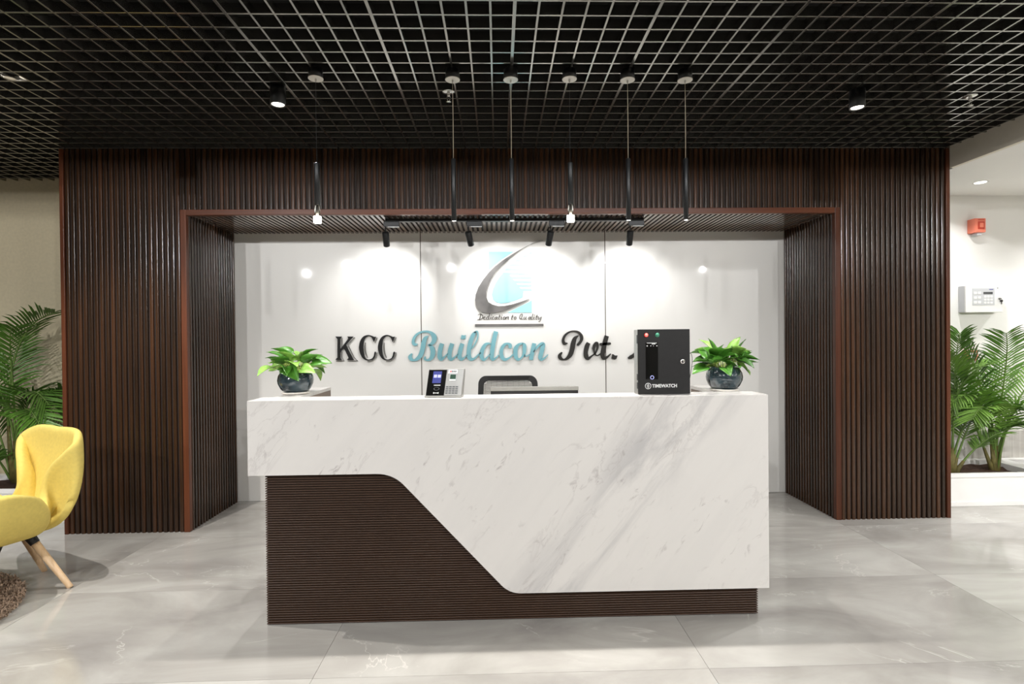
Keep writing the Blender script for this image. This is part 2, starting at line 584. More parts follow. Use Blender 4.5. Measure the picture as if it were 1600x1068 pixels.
def stroke(mb, pts, y0, y1, k=5, sm=True):
    """calligraphic stroke: (x_mm, z_mm, width_mm) points -> extruded ribbon standing in a wall plane"""
    q = catmull(pts, k) if (sm and len(pts) > 2) else [tuple(p) for p in pts]
    lft, rgt = [], []
    for i, (x, z, w_) in enumerate(q):
        a, b = q[max(0, i - 1)], q[min(len(q) - 1, i + 1)]
        dx, dz = b[0] - a[0], b[1] - a[1]
        l = math.hypot(dx, dz) or 1
        nx, nz = -dz / l, dx / l
        lft.append(((x + nx * w_ / 2) / 1000, (z + nz * w_ / 2) / 1000))
        rgt.append(((x - nx * w_ / 2) / 1000, (z - nz * w_ / 2) / 1000))
    n = len(q)
    vs = [(x, y0, z) for x, z in lft] + [(x, y0, z) for x, z in rgt] + [(x, y1, z) for x, z in lft] + [(x, y1, z) for x, z in rgt]
    fs = []
    for i in range(n - 1):
        fs += [(i, i + 1, n + i + 1, n + i), (2 * n + i, 3 * n + i, 3 * n + i + 1, 2 * n + i + 1), (i, 2 * n + i, 2 * n + i + 1, i + 1), (n + i, n + i + 1, 3 * n + i + 1, 3 * n + i)]
    fs += [(0, n, 3 * n, 2 * n), (n - 1, 3 * n - 1, 4 * n - 1, 2 * n - 1)]
    mb.add(vs, fs)
    # round ends
    for e in (0, n - 1):
        x, z, w_ = q[e]
        r = w_ / 2000
        if 0.004 < r < 0.0118:
            ring = [(x / 1000 + r * math.cos(a * math.pi / 6), z / 1000 + r * math.sin(a * math.pi / 6)) for a in range(12)]
            mb.prism(ring, y0 + 0.0002, y1)
    return mb

# outlines and strokes of the wall lettering (x, z, width in millimetres) and palm frond curves (metres)
DATA = {
  'K': [(-1460.0,1381.0),(-1410.0,1380.0),(-1412.0,1374.0),(-1424.0,1358.0),(-1425.0,1270.0),(-1361.0,1352.0),(-1354.0,1364.0),(-1359.0,1376.0),(-1362.0,1380.0),(-1312.0,1379.0),(-1316.0,1373.0),(-1332.0,1359.0),(-1375.0,1310.0),(-1322.0,1196.0),(-1309.0,1183.0),(-1367.0,1184.0),(-1364.0,1189.0),(-1354.0,1197.0),(-1356.0,1207.0),(-1389.0,1277.0),(-1393.0,1281.0),(-1425.0,1248.0),(-1425.0,1201.0),(-1412.0,1184.0),(-1462.0,1185.0),(-1460.0,1190.0),(-1446.0,1204.0),(-1444.0,1358.0),(-1458.0,1375.0)],
  'C1': [(-1143.0,1331.0),(-1146.0,1344.0),(-1160.0,1370.0),(-1176.0,1379.0),(-1188.0,1380.0),(-1204.0,1374.0),(-1223.0,1348.0),(-1230.0,1300.0),(-1231.0,1272.0),(-1226.0,1227.0),(-1214.0,1195.0),(-1194.0,1185.0),(-1174.0,1187.0),(-1154.0,1196.0),(-1142.0,1218.0),(-1136.0,1247.0),(-1126.0,1247.0),(-1130.0,1222.0),(-1140.0,1198.0),(-1158.0,1182.0),(-1182.0,1177.0),(-1206.0,1179.0),(-1234.0,1195.0),(-1254.0,1228.0),(-1265.0,1272.0),(-1264.0,1304.0),(-1253.0,1345.0),(-1232.0,1375.0),(-1208.0,1388.0),(-1184.0,1391.0),(-1160.0,1384.0),(-1140.0,1375.0),(-1123.0,1376.0)],
  'C2': [(-985.0,1330.0),(-988.0,1342.0),(-1002.0,1368.0),(-1018.0,1378.0),(-1030.0,1379.0),(-1046.0,1373.0),(-1065.0,1347.0),(-1072.0,1298.0),(-1073.0,1270.0),(-1068.0,1226.0),(-1056.0,1193.0),(-1036.0,1183.0),(-1016.0,1185.0),(-996.0,1195.0),(-984.0,1217.0),(-978.0,1245.0),(-967.0,1245.0),(-972.0,1221.0),(-982.0,1197.0),(-1000.0,1181.0),(-1024.0,1175.0),(-1049.0,1177.0),(-1076.0,1194.0),(-1096.0,1226.0),(-1107.0,1271.0),(-1106.0,1303.0),(-1095.0,1343.0),(-1074.0,1373.0),(-1050.0,1387.0),(-1026.0,1390.0),(-1002.0,1382.0),(-982.0,1373.0),(-965.0,1375.0)],
  'Ksh': [[(-1408.0,1368.0,4.9),(-1409.0,1290.0,4.1)],[(-1412.0,1254.0,4.1),(-1410.0,1205.0,4.1),(-1391.0,1175.0,5.7),(-1457.0,1175.0,7.3)],[(-1302.0,1371.0,4.1),(-1359.0,1309.0,4.1),(-1310.0,1204.0,4.9),(-1279.0,1174.0,5.7),(-1361.0,1174.0,5.7)]],
  'C1sh': [[(-1213.0,1328.0,4.1),(-1216.0,1292.0,7.3),(-1212.0,1243.0,6.5),(-1196.0,1199.0,3.2)],[(-1114.0,1369.0,4.1),(-1133.0,1323.0,4.1)],[(-1116.0,1242.0,4.1),(-1126.0,1202.0,4.9),(-1158.0,1174.0,5.7),(-1199.0,1167.0,4.1)]],
  'C2sh': [[(-1055.0,1326.0,4.1),(-1058.0,1290.0,7.3),(-1054.0,1242.0,6.5),(-1038.0,1197.0,3.2)],[(-956.0,1368.0,4.1),(-975.0,1322.0,4.1)],[(-957.0,1241.0,4.1),(-968.0,1200.0,4.9),(-1000.0,1173.0,5.7),(-1041.0,1166.0,4.1)]],
  'B': [[(-780.0,1310.0,12.2),(-792.0,1306.0,22.3),(-808.0,1314.0,26.4),(-811.0,1340.0,23.5),(-793.0,1378.0,19.5),(-757.0,1406.0,17.0),(-704.0,1416.0,16.2),(-664.0,1405.0,24.3),(-637.0,1375.0,40.6),(-635.0,1343.0,38.5),(-653.0,1314.0,28.4),(-682.0,1301.0,14.6)],[(-682.0,1301.0,14.6),(-658.0,1282.0,32.5),(-647.0,1246.0,40.6),(-654.0,1205.0,36.5),(-673.0,1181.0,26.4),(-699.0,1175.0,16.2),(-716.0,1184.0,18.3),(-713.0,1200.0,12.2)],[(-687.0,1376.0,8.1),(-709.0,1359.0,30.4),(-724.0,1319.0,38.5),(-734.0,1267.0,38.5),(-750.0,1218.0,38.5),(-779.0,1186.0,28.4),(-808.0,1174.0,17.0),(-830.0,1183.0,28.4),(-840.0,1203.0,30.4),(-827.0,1225.0,16.2)]],
  'u': [[(-569.0,1313.0,33.3),(-579.0,1285.0,37.3),(-590.0,1233.0,36.5),(-588.0,1196.0,39.0),(-574.0,1180.0,26.8),(-550.0,1200.0,12.2),(-521.0,1228.0,12.2)],[(-484.0,1312.0,34.5),(-501.0,1260.0,36.5),(-509.0,1212.0,36.5),(-503.0,1187.0,34.5),(-489.0,1179.0,22.7),(-461.0,1199.0,12.2),(-436.0,1223.0,12.2)]],
  'i': [[(-398.0,1311.0,34.5),(-415.0,1259.0,36.5),(-424.0,1211.0,36.5),(-418.0,1189.0,34.5),(-404.0,1178.0,22.7),(-380.0,1194.0,12.2),(-360.0,1214.0,11.4)]],
  'idot': [(-404.0,1383.0),(-384.0,1379.0),(-368.0,1384.0),(-372.0,1352.0),(-393.0,1346.0),(-413.0,1352.0)],
  'l': [[(-281.0,1409.0,12.2),(-303.0,1388.0,30.4),(-318.0,1356.0,33.3),(-334.0,1307.0,36.5),(-345.0,1251.0,35.7),(-344.0,1202.0,37.3),(-328.0,1179.0,30.4),(-299.0,1183.0,16.2),(-267.0,1213.0,12.2),(-246.0,1233.0,11.4)],[(-297.0,1402.0,16.2),(-273.0,1414.0,11.4),(-266.0,1387.0,10.5),(-273.0,1347.0,10.5),(-294.0,1303.0,10.5),(-323.0,1266.0,9.7)]],
  'd': [[(-155.0,1301.0,8.1),(-179.0,1310.0,16.2),(-208.0,1296.0,28.4),(-230.0,1257.0,33.3),(-239.0,1217.0,35.7),(-233.0,1187.0,32.5),(-217.0,1172.0,21.1),(-191.0,1192.0,11.4),(-164.0,1220.0,10.1)],[(-113.0,1411.0,36.5),(-124.0,1370.0,37.3),(-137.0,1309.0,37.3),(-147.0,1248.0,37.3),(-152.0,1200.0,35.7),(-144.0,1175.0,26.8),(-120.0,1183.0,14.2),(-95.0,1207.0,11.4)]],
  'c': [[(3.0,1267.0,24.3),(5.0,1294.0,29.2),(-17.0,1307.0,16.2),(-42.0,1298.0,24.3),(-64.0,1268.0,29.2),(-71.0,1227.0,30.8),(-63.0,1191.0,34.1),(-39.0,1172.0,25.2),(-2.0,1186.0,13.0),(27.0,1212.0,11.4)]],
  'o': [[(113.0,1308.0,12.2),(80.0,1299.0,20.3),(54.0,1267.0,35.7),(49.0,1222.0,35.7),(55.0,1190.0,32.5),(73.0,1171.0,23.5),(99.0,1185.0,14.2),(122.0,1221.0,26.8),(127.0,1266.0,32.5),(125.0,1294.0,28.4),(109.0,1309.0,10.5)],[(122.0,1209.0,10.1),(144.0,1199.0,10.1),(173.0,1215.0,10.1)]],
  'n': [[(210.0,1307.0,34.5),(198.0,1253.0,35.7),(185.0,1196.0,34.9),(183.0,1165.0,33.3)],[(202.0,1233.0,8.1),(235.0,1273.0,16.2),(263.0,1299.0,22.3),(283.0,1297.0,36.5),(279.0,1264.0,35.7),(267.0,1220.0,34.9),(260.0,1187.0,35.7),(270.0,1169.0,22.7),(299.0,1183.0,12.2),(326.0,1211.0,6.5)]],
  'P': [[(487.0,1303.0,14.2),(464.0,1303.0,26.0),(456.0,1332.0,21.8),(472.0,1370.0,18.9),(508.0,1398.0,15.1),(551.0,1406.0,13.3),(589.0,1395.0,18.9),(613.0,1361.0,26.0),(609.0,1325.0,23.7),(583.0,1292.0,21.3)],[(583.0,1366.0,9.5),(557.0,1345.0,30.8),(541.0,1302.0,40.2),(532.0,1255.0,40.2),(516.0,1208.0,37.9),(487.0,1175.0,23.7),(458.0,1166.0,14.2),(432.0,1178.0,29.3),(425.0,1201.0,27.5),(442.0,1224.0,14.2)]],
  'v': [[(673.0,1306.0,33.1),(659.0,1277.0,37.9),(648.0,1230.0,36.0),(651.0,1192.0,38.8),(668.0,1173.0,26.5),(701.0,1196.0,11.8),(730.0,1220.0,13.3),(749.0,1262.0,16.1),(750.0,1300.0,14.2),(736.0,1304.0,21.8),(721.0,1279.0,27.5),(717.0,1253.0,21.8),(725.0,1215.0,11.8),(744.0,1196.0,9.5),(775.0,1214.0,9.5)]],
  't': [[(829.0,1364.0,36.0),(815.0,1319.0,36.9),(800.0,1252.0,37.9),(792.0,1205.0,37.9),(801.0,1176.0,31.2),(830.0,1183.0,18.0),(861.0,1211.0,7.6)],[(776.0,1293.0,21.3),(853.0,1298.0,21.3)]],
  'dot': [(878.0,1209.0),(897.0,1196.0),(919.0,1196.0),(909.0,1168.0),(895.0,1161.0),(868.0,1171.0)],
  'L': [[(1017.0,1174.0,18.9),(1034.0,1181.0,31.2),(1055.0,1197.0,23.7),(1075.0,1226.0,14.2),(1099.0,1282.0,28.4),(1114.0,1344.0,37.9),(1138.0,1377.0,23.7),(1167.0,1368.0,14.2),(1157.0,1330.0,11.8)],[(1055.0,1192.0,18.9),(1084.0,1173.0,21.3),(1127.0,1165.0,21.3),(1175.0,1191.0,9.5)]],
  't2': [[(1237.0,1360.0,36.0),(1222.0,1315.0,36.9),(1207.0,1248.0,37.9),(1199.0,1200.0,37.9),(1209.0,1172.0,31.2),(1237.0,1179.0,18.0),(1269.0,1207.0,7.6)],[(1183.0,1289.0,21.3),(1260.0,1294.0,21.3)]],
  'dot2': [(1444.0,1203.0),(1464.0,1190.0),(1485.0,1190.0),(1475.0,1162.0),(1461.0,1155.0),(1434.0,1164.0)],
  'd2': [[(1372.0,1290.0,8.1),(1347.0,1299.0,16.2),(1318.0,1284.0,28.4),(1295.0,1245.0,33.3),(1286.0,1205.0,35.7),(1292.0,1174.0,32.5),(1309.0,1159.0,21.1),(1336.0,1180.0,11.4),(1363.0,1208.0,10.1)],[(1414.0,1401.0,36.5),(1403.0,1359.0,37.3),(1390.0,1298.0,37.3),(1379.0,1236.0,37.3),(1375.0,1187.0,35.7),(1383.0,1163.0,26.8),(1408.0,1171.0,14.2),(1433.0,1195.0,11.4)]],
  'swoosh': [(295.0,2179.0),(249.0,2169.0),(200.0,2151.0),(139.0,2121.0),(72.0,2085.0),(17.0,2052.0),(-56.0,2006.0),(-118.0,1958.0),(-167.0,1910.0),(-216.0,1850.0),(-259.0,1783.0),(-281.0,1723.0),(-287.0,1675.0),(-282.0,1632.0),(-261.0,1595.0),(-225.0,1571.0),(-176.0,1563.0),(-115.0,1568.0),(-55.0,1582.0),(13.0,1605.0),(86.0,1638.0),(141.0,1665.0),(175.0,1686.0),(135.0,1671.0),(86.0,1656.0),(31.0,1639.0),(-36.0,1625.0),(-91.0,1623.0),(-139.0,1637.0),(-175.0,1658.0),(-192.0,1698.0),(-191.0,1747.0),(-180.0,1789.0),(-155.0,1849.0),(-112.0,1910.0),(-57.0,1964.0),(-2.0,2015.0),(66.0,2069.0),(127.0,2112.0),(182.0,2142.0),(237.0,2163.0)],
  'blueA': [(-170.0,2086.0),(42.0,2085.0),(-62.0,2019.0),(-123.0,1972.0),(-171.0,1931.0)],
  'blueB': [(-45.0,1911.0),(-9.0,1911.0),(123.0,1744.0),(114.0,1696.0),(50.0,1672.0),(-11.0,1654.0),(-66.0,1648.0),(-108.0,1658.0),(-135.0,1682.0),(-144.0,1722.0),(-135.0,1770.0),(-113.0,1819.0),(-82.0,1867.0)],
  'blueC': [(-12.0,1569.0),(98.0,1622.0),(177.0,1662.0),(193.0,1671.0),(192.0,1567.0)],
  'stripes': [[(197.0,2084.0),(196.0,2064.0),(157.0,2065.0)],[(139.0,2056.0),(196.0,2055.0),(196.0,2038.0),(111.0,2039.0)],[(74.0,2021.0),(196.0,2020.0),(196.0,1999.0),(47.0,2000.0)],[(24.0,1982.0),(196.0,1981.0),(196.0,1964.0),(4.0,1965.0)],[(-21.0,1946.0),(195.0,1944.0),(195.0,1926.0),(-36.0,1927.0)],[(-8.0,1910.0),(195.0,1908.0),(195.0,1891.0),(6.0,1892.0)],[(20.0,1874.0),(195.0,1873.0),(194.0,1856.0),(33.0,1857.0)],[(47.0,1841.0),(194.0,1840.0),(194.0,1821.0),(62.0,1822.0)],[(75.0,1805.0),(194.0,1804.0),(194.0,1787.0),(89.0,1788.0)],[(102.0,1771.0),(194.0,1770.0),(194.0,1753.0),(116.0,1753.0)]],
  'tag': [[[(-240.0,1559.0,8.1),(-251.0,1513.0,9.7)],[(-265.0,1550.0,3.7),(-257.0,1558.0,3.7),(-241.0,1560.0,4.5),(-226.0,1547.0,6.5),(-226.0,1527.0,8.1),(-242.0,1514.0,5.3),(-268.0,1513.0,4.5)]],[[(-217.0,1524.0,3.7),(-202.0,1531.0,3.7),(-205.0,1538.0,3.7),(-214.0,1533.0,7.3),(-217.0,1519.0,7.3),(-207.0,1513.0,4.5),(-195.0,1519.0,2.8)]],[[(-176.0,1537.0,3.7),(-188.0,1533.0,6.5),(-194.0,1519.0,6.5),(-187.0,1512.0,4.5),(-174.0,1522.0,3.7)],[(-165.0,1565.0,6.9),(-175.0,1518.0,7.7),(-166.0,1513.0,3.2)]],[[(-154.0,1536.0,7.3),(-159.0,1518.0,7.3),(-150.0,1514.0,2.8)],[(-149.0,1553.0,7.3),(-151.0,1547.0,7.3)]],[[(-128.0,1531.0,4.9),(-136.0,1537.0,4.5),(-144.0,1526.0,7.3),(-141.0,1514.0,5.7),(-127.0,1518.0,2.8)]],[[(-105.0,1535.0,3.2),(-115.0,1532.0,5.7),(-122.0,1519.0,6.5),(-116.0,1512.0,4.1),(-103.0,1530.0,3.2)],[(-100.0,1536.0,7.3),(-106.0,1518.0,7.3),(-97.0,1514.0,2.8)]],[[(-79.0,1552.0,7.3),(-89.0,1516.0,7.3),(-79.0,1513.0,2.8)],[(-90.0,1537.0,3.2),(-72.0,1538.0,3.2)]],[[(-64.0,1536.0,7.3),(-69.0,1517.0,7.3),(-60.0,1513.0,2.8)],[(-59.0,1552.0,7.3),(-61.0,1546.0,7.3)]],[[(-38.0,1535.0,3.7),(-49.0,1529.0,6.5),(-51.0,1517.0,6.5),(-43.0,1511.0,4.5),(-34.0,1521.0,6.1),(-34.0,1532.0,4.5),(-40.0,1535.0,3.7)]],[[(-23.0,1535.0,6.9),(-29.0,1511.0,6.9)],[(-26.0,1523.0,2.8),(-12.0,1535.0,4.5),(-6.0,1532.0,6.9),(-10.0,1515.0,6.9),(-2.0,1513.0,2.8)]],[[(31.0,1551.0,7.3),(20.0,1515.0,7.3),(30.0,1512.0,2.8)],[(20.0,1536.0,3.2),(38.0,1537.0,3.2)]],[[(54.0,1535.0,3.7),(44.0,1529.0,6.5),(42.0,1516.0,6.5),(50.0,1510.0,4.5),(58.0,1520.0,6.1),(58.0,1532.0,4.5),(53.0,1535.0,3.7)]],[[(112.0,1558.0,3.7),(97.0,1552.0,5.7),(88.0,1530.0,6.5),(92.0,1514.0,5.7),(102.0,1517.0,4.1),(117.0,1510.0,4.5)],[(111.0,1558.0,4.1),(112.0,1542.0,4.9),(101.0,1519.0,4.1)]],[[(129.0,1534.0,5.7),(124.0,1516.0,5.7),(130.0,1510.0,3.7),(142.0,1531.0,3.2)],[(145.0,1534.0,5.7),(140.0,1514.0,5.7),(149.0,1511.0,2.8)]],[[(180.0,1533.0,3.2),(169.0,1529.0,5.7),(163.0,1517.0,6.5),(169.0,1509.0,4.1),(182.0,1527.0,3.2)],[(185.0,1533.0,7.3),(179.0,1515.0,7.3),(188.0,1511.0,2.8)]],[[(202.0,1558.0,5.7),(191.0,1513.0,5.7),(201.0,1511.0,2.8)]],[[(213.0,1533.0,7.3),(208.0,1515.0,7.3),(217.0,1511.0,2.8)],[(218.0,1549.0,7.3),(216.0,1544.0,7.3)]],[[(238.0,1549.0,7.3),(227.0,1513.0,7.3),(238.0,1511.0,2.8)],[(227.0,1534.0,3.2),(245.0,1535.0,3.2)]],[[(250.0,1533.0,5.7),(246.0,1516.0,5.7),(253.0,1510.0,3.7),(265.0,1529.0,3.2)],[(275.0,1533.0,5.7),(262.0,1498.0,5.3),(254.0,1491.0,3.7),(248.0,1495.0,2.8)]]],
  'bar': [(-290.0,1474.0),(290.0,1472.0),(290.0,1452.0),(-290.0,1453.0)],
  'palmL': [([(-3.955,0.5,0.29),(-4.064,0.5,1.23),(-3.818,0.48,1.572),(-3.557,0.45,1.583)],0.26),([(-3.935,0.5,0.274),(-3.923,0.5,1.077),(-3.725,0.42,1.155),(-3.473,0.4,0.671)],0.27),([(-3.935,0.5,0.274),(-3.913,0.5,1.026),(-4.014,0.52,1.432),(-3.762,0.3,1.476)],0.24),([(-3.925,0.5,0.274),(-3.933,0.5,1.026),(-4.001,0.4,1.035),(-4.202,0.35,0.601)],0.27),([(-3.945,0.5,0.274),(-3.925,0.5,0.924),(-3.817,0.6,1.068),(-3.663,0.62,0.803)],0.22),([(-3.916,0.5,0.274),(-3.895,0.55,0.507),(-3.78,0.6,0.808),(-3.635,0.6,0.962)],0.22),([(-3.965,0.5,0.275),(-4.025,0.5,0.57),(-4.072,0.45,0.982),(-4.29,0.4,1.039)],0.26),([(-3.93,0.5,0.274),(-3.891,0.45,0.929),(-3.651,0.3,0.991),(-3.464,0.22,0.615)],0.22),([(-3.955,0.5,0.274),(-3.968,0.5,1.026),(-4.111,0.5,1.332),(-4.336,0.45,1.235)],0.26),([(-3.975,0.5,0.275),(-4.007,0.45,0.429),(-4.014,0.38,0.593),(-4.061,0.3,0.464)],0.2)],
  'palmR': [([(4.006,0.5,0.196),(3.834,0.5,0.641),(3.727,0.5,0.987),(3.583,0.47,1.149)],0.24),([(4.028,0.5,0.196),(4.024,0.5,0.665),(4.143,0.48,1.143),(3.928,0.3,1.355)],0.22),([(4.039,0.5,0.196),(4.079,0.5,0.611),(4.27,0.5,0.981),(4.544,0.5,1.137)],0.24),([(4.023,0.5,0.196),(4.008,0.5,0.612),(3.817,0.42,1.018),(3.541,0.36,0.794)],0.26),([(4.028,0.5,0.196),(4.051,0.5,0.611),(4.091,0.4,0.73),(4.331,0.35,0.424)],0.24),([(4.017,0.5,0.196),(3.97,0.5,0.718),(3.908,0.55,1.169),(3.797,0.58,1.277)],0.24),([(4.028,0.5,0.196),(4.029,0.5,0.558),(3.832,0.35,0.945),(3.611,0.25,0.681)],0.2),([(4.034,0.5,0.196),(4.036,0.45,0.461),(4.091,0.4,0.938),(4.123,0.3,0.692)],0.22)],
  'palmQ': [([(3.66,0.47,0.209),(3.806,0.47,0.434),(3.914,0.44,0.501),(4.107,0.39,0.627)],0.17),([(3.638,0.47,0.21),(3.699,0.47,0.462),(3.834,0.47,0.724),(4.072,0.52,1.142)],0.22),([(3.628,0.47,0.21),(3.645,0.47,0.621),(3.665,0.49,1.147),(3.737,0.51,1.358)],0.2),([(3.628,0.47,0.21),(3.656,0.47,0.516),(3.755,0.41,0.941),(4.088,0.37,0.734)],0.2),([(3.622,0.47,0.21),(3.581,0.47,0.675),(3.604,0.42,0.994),(3.825,0.37,1.099)],0.22)],
}

# ================================================================ SETTING
XL, XR, HT = -3.165, 3.219, 2.711          # slatted front: outer edges and height
IL, IR, IZ, YB = -2.2934, 2.3639, 2.242, 0.717   # opening and back wall of the alcove
YW = 0.78                                   # side walls
PITCH = 0.0385

# floor with large polished tiles
fl = struct(MB().box(-7.2, 6.7, -7.4, 0.95, -0.06, -0.004).build('floor', M['grout']), 'polished grey marble tile floor')
tx0, ty0, TW, TH = -0.852, -0.122, 1.6, 0.8
tile_src = None
for i in range(-4, 5):
    for j in range(-9, 2):
        cx, cy = tx0 + TW * (i + .5), ty0 + TH * (j + .5)
        if cy - TH / 2 > 0.9:
            continue
        if tile_src is None:
            g = 0.0008
            tile_src = MB().box(-TW / 2 + g, TW / 2 - g, -TH / 2 + g, TH / 2 - g, -0.0039, 0.0).build('floor_tile', M['tile'], fl, local=True)
            tile_src.location = (cx, cy, 0)
        else:
            share('floor_tile', tile_src, fl, (cx, cy, 0))

# ceiling: black plenum with an open-cell grid hung below it
ce = struct(MB().box(-7.2, 3.25, -4.3, 0.95, 3.3, 3.4).build('ceiling', M['void']), 'open-cell grid ceiling of glossy black bars under a dark void')
GX, GY = -0.6154, -1.7062
gx_idx = list(range(-64, 39))
gy_idx = list(range(-25, 25))
src = None
for i in gx_idx:
    x = GX + .1 * i
    if x > 3.21:
        continue
    wide = (i % 6 == 0)
    key = 'wide' if wide else 'thin'
    if src is None:
        src = {}
    if key not in src:
        hw = 0.0075 if wide else 0.005
        src[key] = MB().box(-hw, hw, -4.22, 0.775, HT, HT + 0.045, 0.0012).build('grid_bar', M['grid'], ce, local=True)
        src[key].location = (x, 0, 0)
    else:
        share('grid_bar', src[key], ce, (x, 0, 0))
srcx = None
for j in gy_idx:
    y = GY + .1 * j
    if y > 0.77 or y < -4.22:
        continue
    if srcx is None:
        srcx = MB().box(-7.1, 3.215, -0.005, 0.005, HT + 0.0004, HT + 0.0446, 0.0012).build('grid_bar', M['grid'], ce, local=True)
        srcx.location = (0, y, 0)
    else:
        share('grid_bar', srcx, ce, (0, y, 0))

# white ceilings: the lobby behind the camera and the passage on the right
struct(MB().box(-7.2, 6.7, -7.4, -4.3, 2.76, 2.86).build('ceiling_lobby', M['paint_ceiling']), 'white painted ceiling of the lobby')
struct(MB().box(3.25, 6.7, -4.3, 0.95, 2.565, 2.665).build('ceiling_passage', M['paint_ceiling']), 'white painted ceiling over the passage on the right')
struct(MB().box(3.22, 3.249, -4.3, -0.001, 2.565, 3.3).build('trim_4', M['fascia']), 'beige bulkhead edge between black grid and white ceiling')

# side and rear walls
struct(MB().box(-7.2, XL + 0.02, YW, 0.9, 0, 3.3).build('wall_left', M['wallpaper']), 'beige papered wall behind the palm on the left')
struct(MB().box(XR - 0.02, 6.7, YW, 0.9, 0, 2.565).build('wall_right', M['paint_white']), 'white wall behind the palm on the right')
struct(MB().box(-7.3, -7.2, -7.4, 0.95, 0, 3.3).build('wall_far_left', M['paint_white']))
struct(MB().box(6.7, 6.8, -7.4, 0.95, 0, 2.9).build('wall_far_right', M['paint_white']))
struct(MB().box(-7.2, 6.7, -7.5, -7.4, 0, 2.9).build('wall_lobby', M['paint_white']))

# slatted front: cores
wl = struct(MB().box(XL, IL - 0.014, 0.014, YW, 0, HT).build('wall_front_left', M['core']), 'slatted dark walnut pier left of the alcove')
wr = struct(MB().box(IR + 0.014, XR, 0.014, YW, 0, HT).build('wall_front_right', M['core']), 'slatted dark walnut pier right of the alcove')
wh = struct(MB().box(IL - 0.014, IR + 0.014, 0.014, YW, IZ + 0.022, HT).build('wall_front_header', M['core']), 'slatted dark walnut header above the alcove')
wal = struct(MB().box(IL - 0.013, IL - 0.0135 + 0.002, 0.03, YB, 0, IZ + 0.02).build('wall_alcove_left', M['core']), 'slatted left cheek of the alcove')
war = struct(MB().box(IR + 0.0115, IR + 0.013, 0.03, YB, 0, IZ + 0.02).build('wall_alcove_right', M['core']), 'slatted right cheek of the alcove')
cea = struct(MB().box(IL, IR, 0.03, YB, IZ + 0.0195, IZ + 0.0215).build('ceiling_alcove', M['core']), 'slatted soffit of the alcove')


def rib_profile(wd, dp):
    """cross-section of one louvre: flat back, rounded front; returns (across, out)"""
    h = wd / 2
    return [(-h, 0), (-h, dp * .62), (-h * .86, dp * .87), (-h * .55, dp * .985), (0, dp), (h * .55, dp * .985), (h * .86, dp * .87), (h, dp * .62), (h, 0)]


def rib_mesh(length, wd, dp, mode):
    """mode 'front': along z facing -y; 'left': along z facing +x; 'right': along z facing -x; 'down': along y facing -z"""
    mb = MB()
    pr = rib_profile(wd, dp)
    n = len(pr)
    vs = []
    for e in (0, length):
        for a, d in pr:
            if mode == 'front':
                vs.append((a, -d, e))
            elif mode == 'left':
                vs.append((d, a, e))
            elif mode == 'right':
                vs.append((-d, a, e))
            else:
                vs.append((a, e, -d))
    fs = [(i, (i + 1) % n, n + (i + 1) % n, n + i) for i in range(n)]
    mb.add(vs, fs)
    mb.add(vs, [tuple(range(n))[::-1], tuple(range(n, 2 * n))])
    return mb


def slats(parent, positions, length, wd, dp, mode, m):
    s0 = None
    for p in positions:
        if s0 is None:
            s0 = rib_mesh(length, wd, dp, mode).build('slat', m, parent, local=True)
            s0.location = p
        else:
            share('slat', s0, parent, p)


RW, RD = 0.0245, 0.0138
nL = 21
x_a, x_b = XL + 0.03, IL - 0.04
pl = (x_b - x_a) / nL
slats(wl, [(x_a + pl * (k + .5), 0.014, 0) for k in range(nL)], HT, RW, RD, 'front', M['slat'])
x_a2, x_b2 = IR + 0.04, XR - 0.03
pr_ = (x_b2 - x_a2) / nL
slats(wr, [(x_a2 + pr_ * (k + .5), 0.014, 0) for k in range(nL)], HT, RW, RD, 'front', M['slat'])
nH = int(round((x_a2 - x_b) / PITCH))
ph = (x_a2 - x_b) / nH
slats(wh, [(x_b + ph * (k + .5), 0.014, IZ + 0.04) for k in range(nH)], HT - IZ - 0.04, RW, RD, 'front', M['slat'])
nS = 18
ps = (YB - 0.036) / nS
slats(wal, [(IL - 0.0115, 0.034 + ps * (k + .5), 0) for k in range(nS)], IZ + 0.006, 0.022, 0.0115, 'left', M['slat'])
slats(war, [(IR + 0.0115, 0.034 + ps * (k + .5), 0) for k in range(nS)], IZ + 0.006, 0.022, 0.0115, 'right', M['slat'])
nC = int(round((IR - IL) / PITCH))
pc = (IR - IL) / nC
s0 = None
for k in range(nC):
    p = (IL + pc * (k + .5), 0.034, IZ + 0.0195)
    if s0 is None:
        s0 = MB().box(-0.011, 0.011, 0, YB - 0.036, -0.0155, 0, 0.0015).build('slat', M['slat_lit'], cea, local=True)
        s0.location = p
    else:
        share('slat', s0, cea, p)
struct(MB().box(-2.8835, -2.8795, 0.003, 0.0139, 0, 2.711).build('trim_5', M['caulk']), 'pale panel joint in the left slatted pier')

# reddish wood frame round the opening and the outer corner strips
t1 = struct(MB().box(IL - 0.04, IL, -0.004, 0.034, 0, IZ + 0.04, 0.003).build('trim_1', M['trim']), 'reddish wooden frame round the alcove opening')
MB().box(IR, IR + 0.04, -0.004, 0.034, 0, IZ + 0.04, 0.003).build('frame_jamb', M['trim'], t1)
MB().box(IL, IR, -0.004, 0.034, IZ, IZ + 0.04, 0.003).build('frame_head', M['trim_x'], t1)
struct(MB().box(XL, XL + 0.028, -0.004, 0.0139, 0, HT, 0.003).build('trim_2', M['trim']), 'reddish wooden corner strip at the left end of the slats')
struct(MB().box(XR - 0.028, XR + 0.001, -0.004, 0.0139, 0, HT, 0.003).build('trim_3', M['trim']), 'reddish wooden corner strip at the right end of the slats')

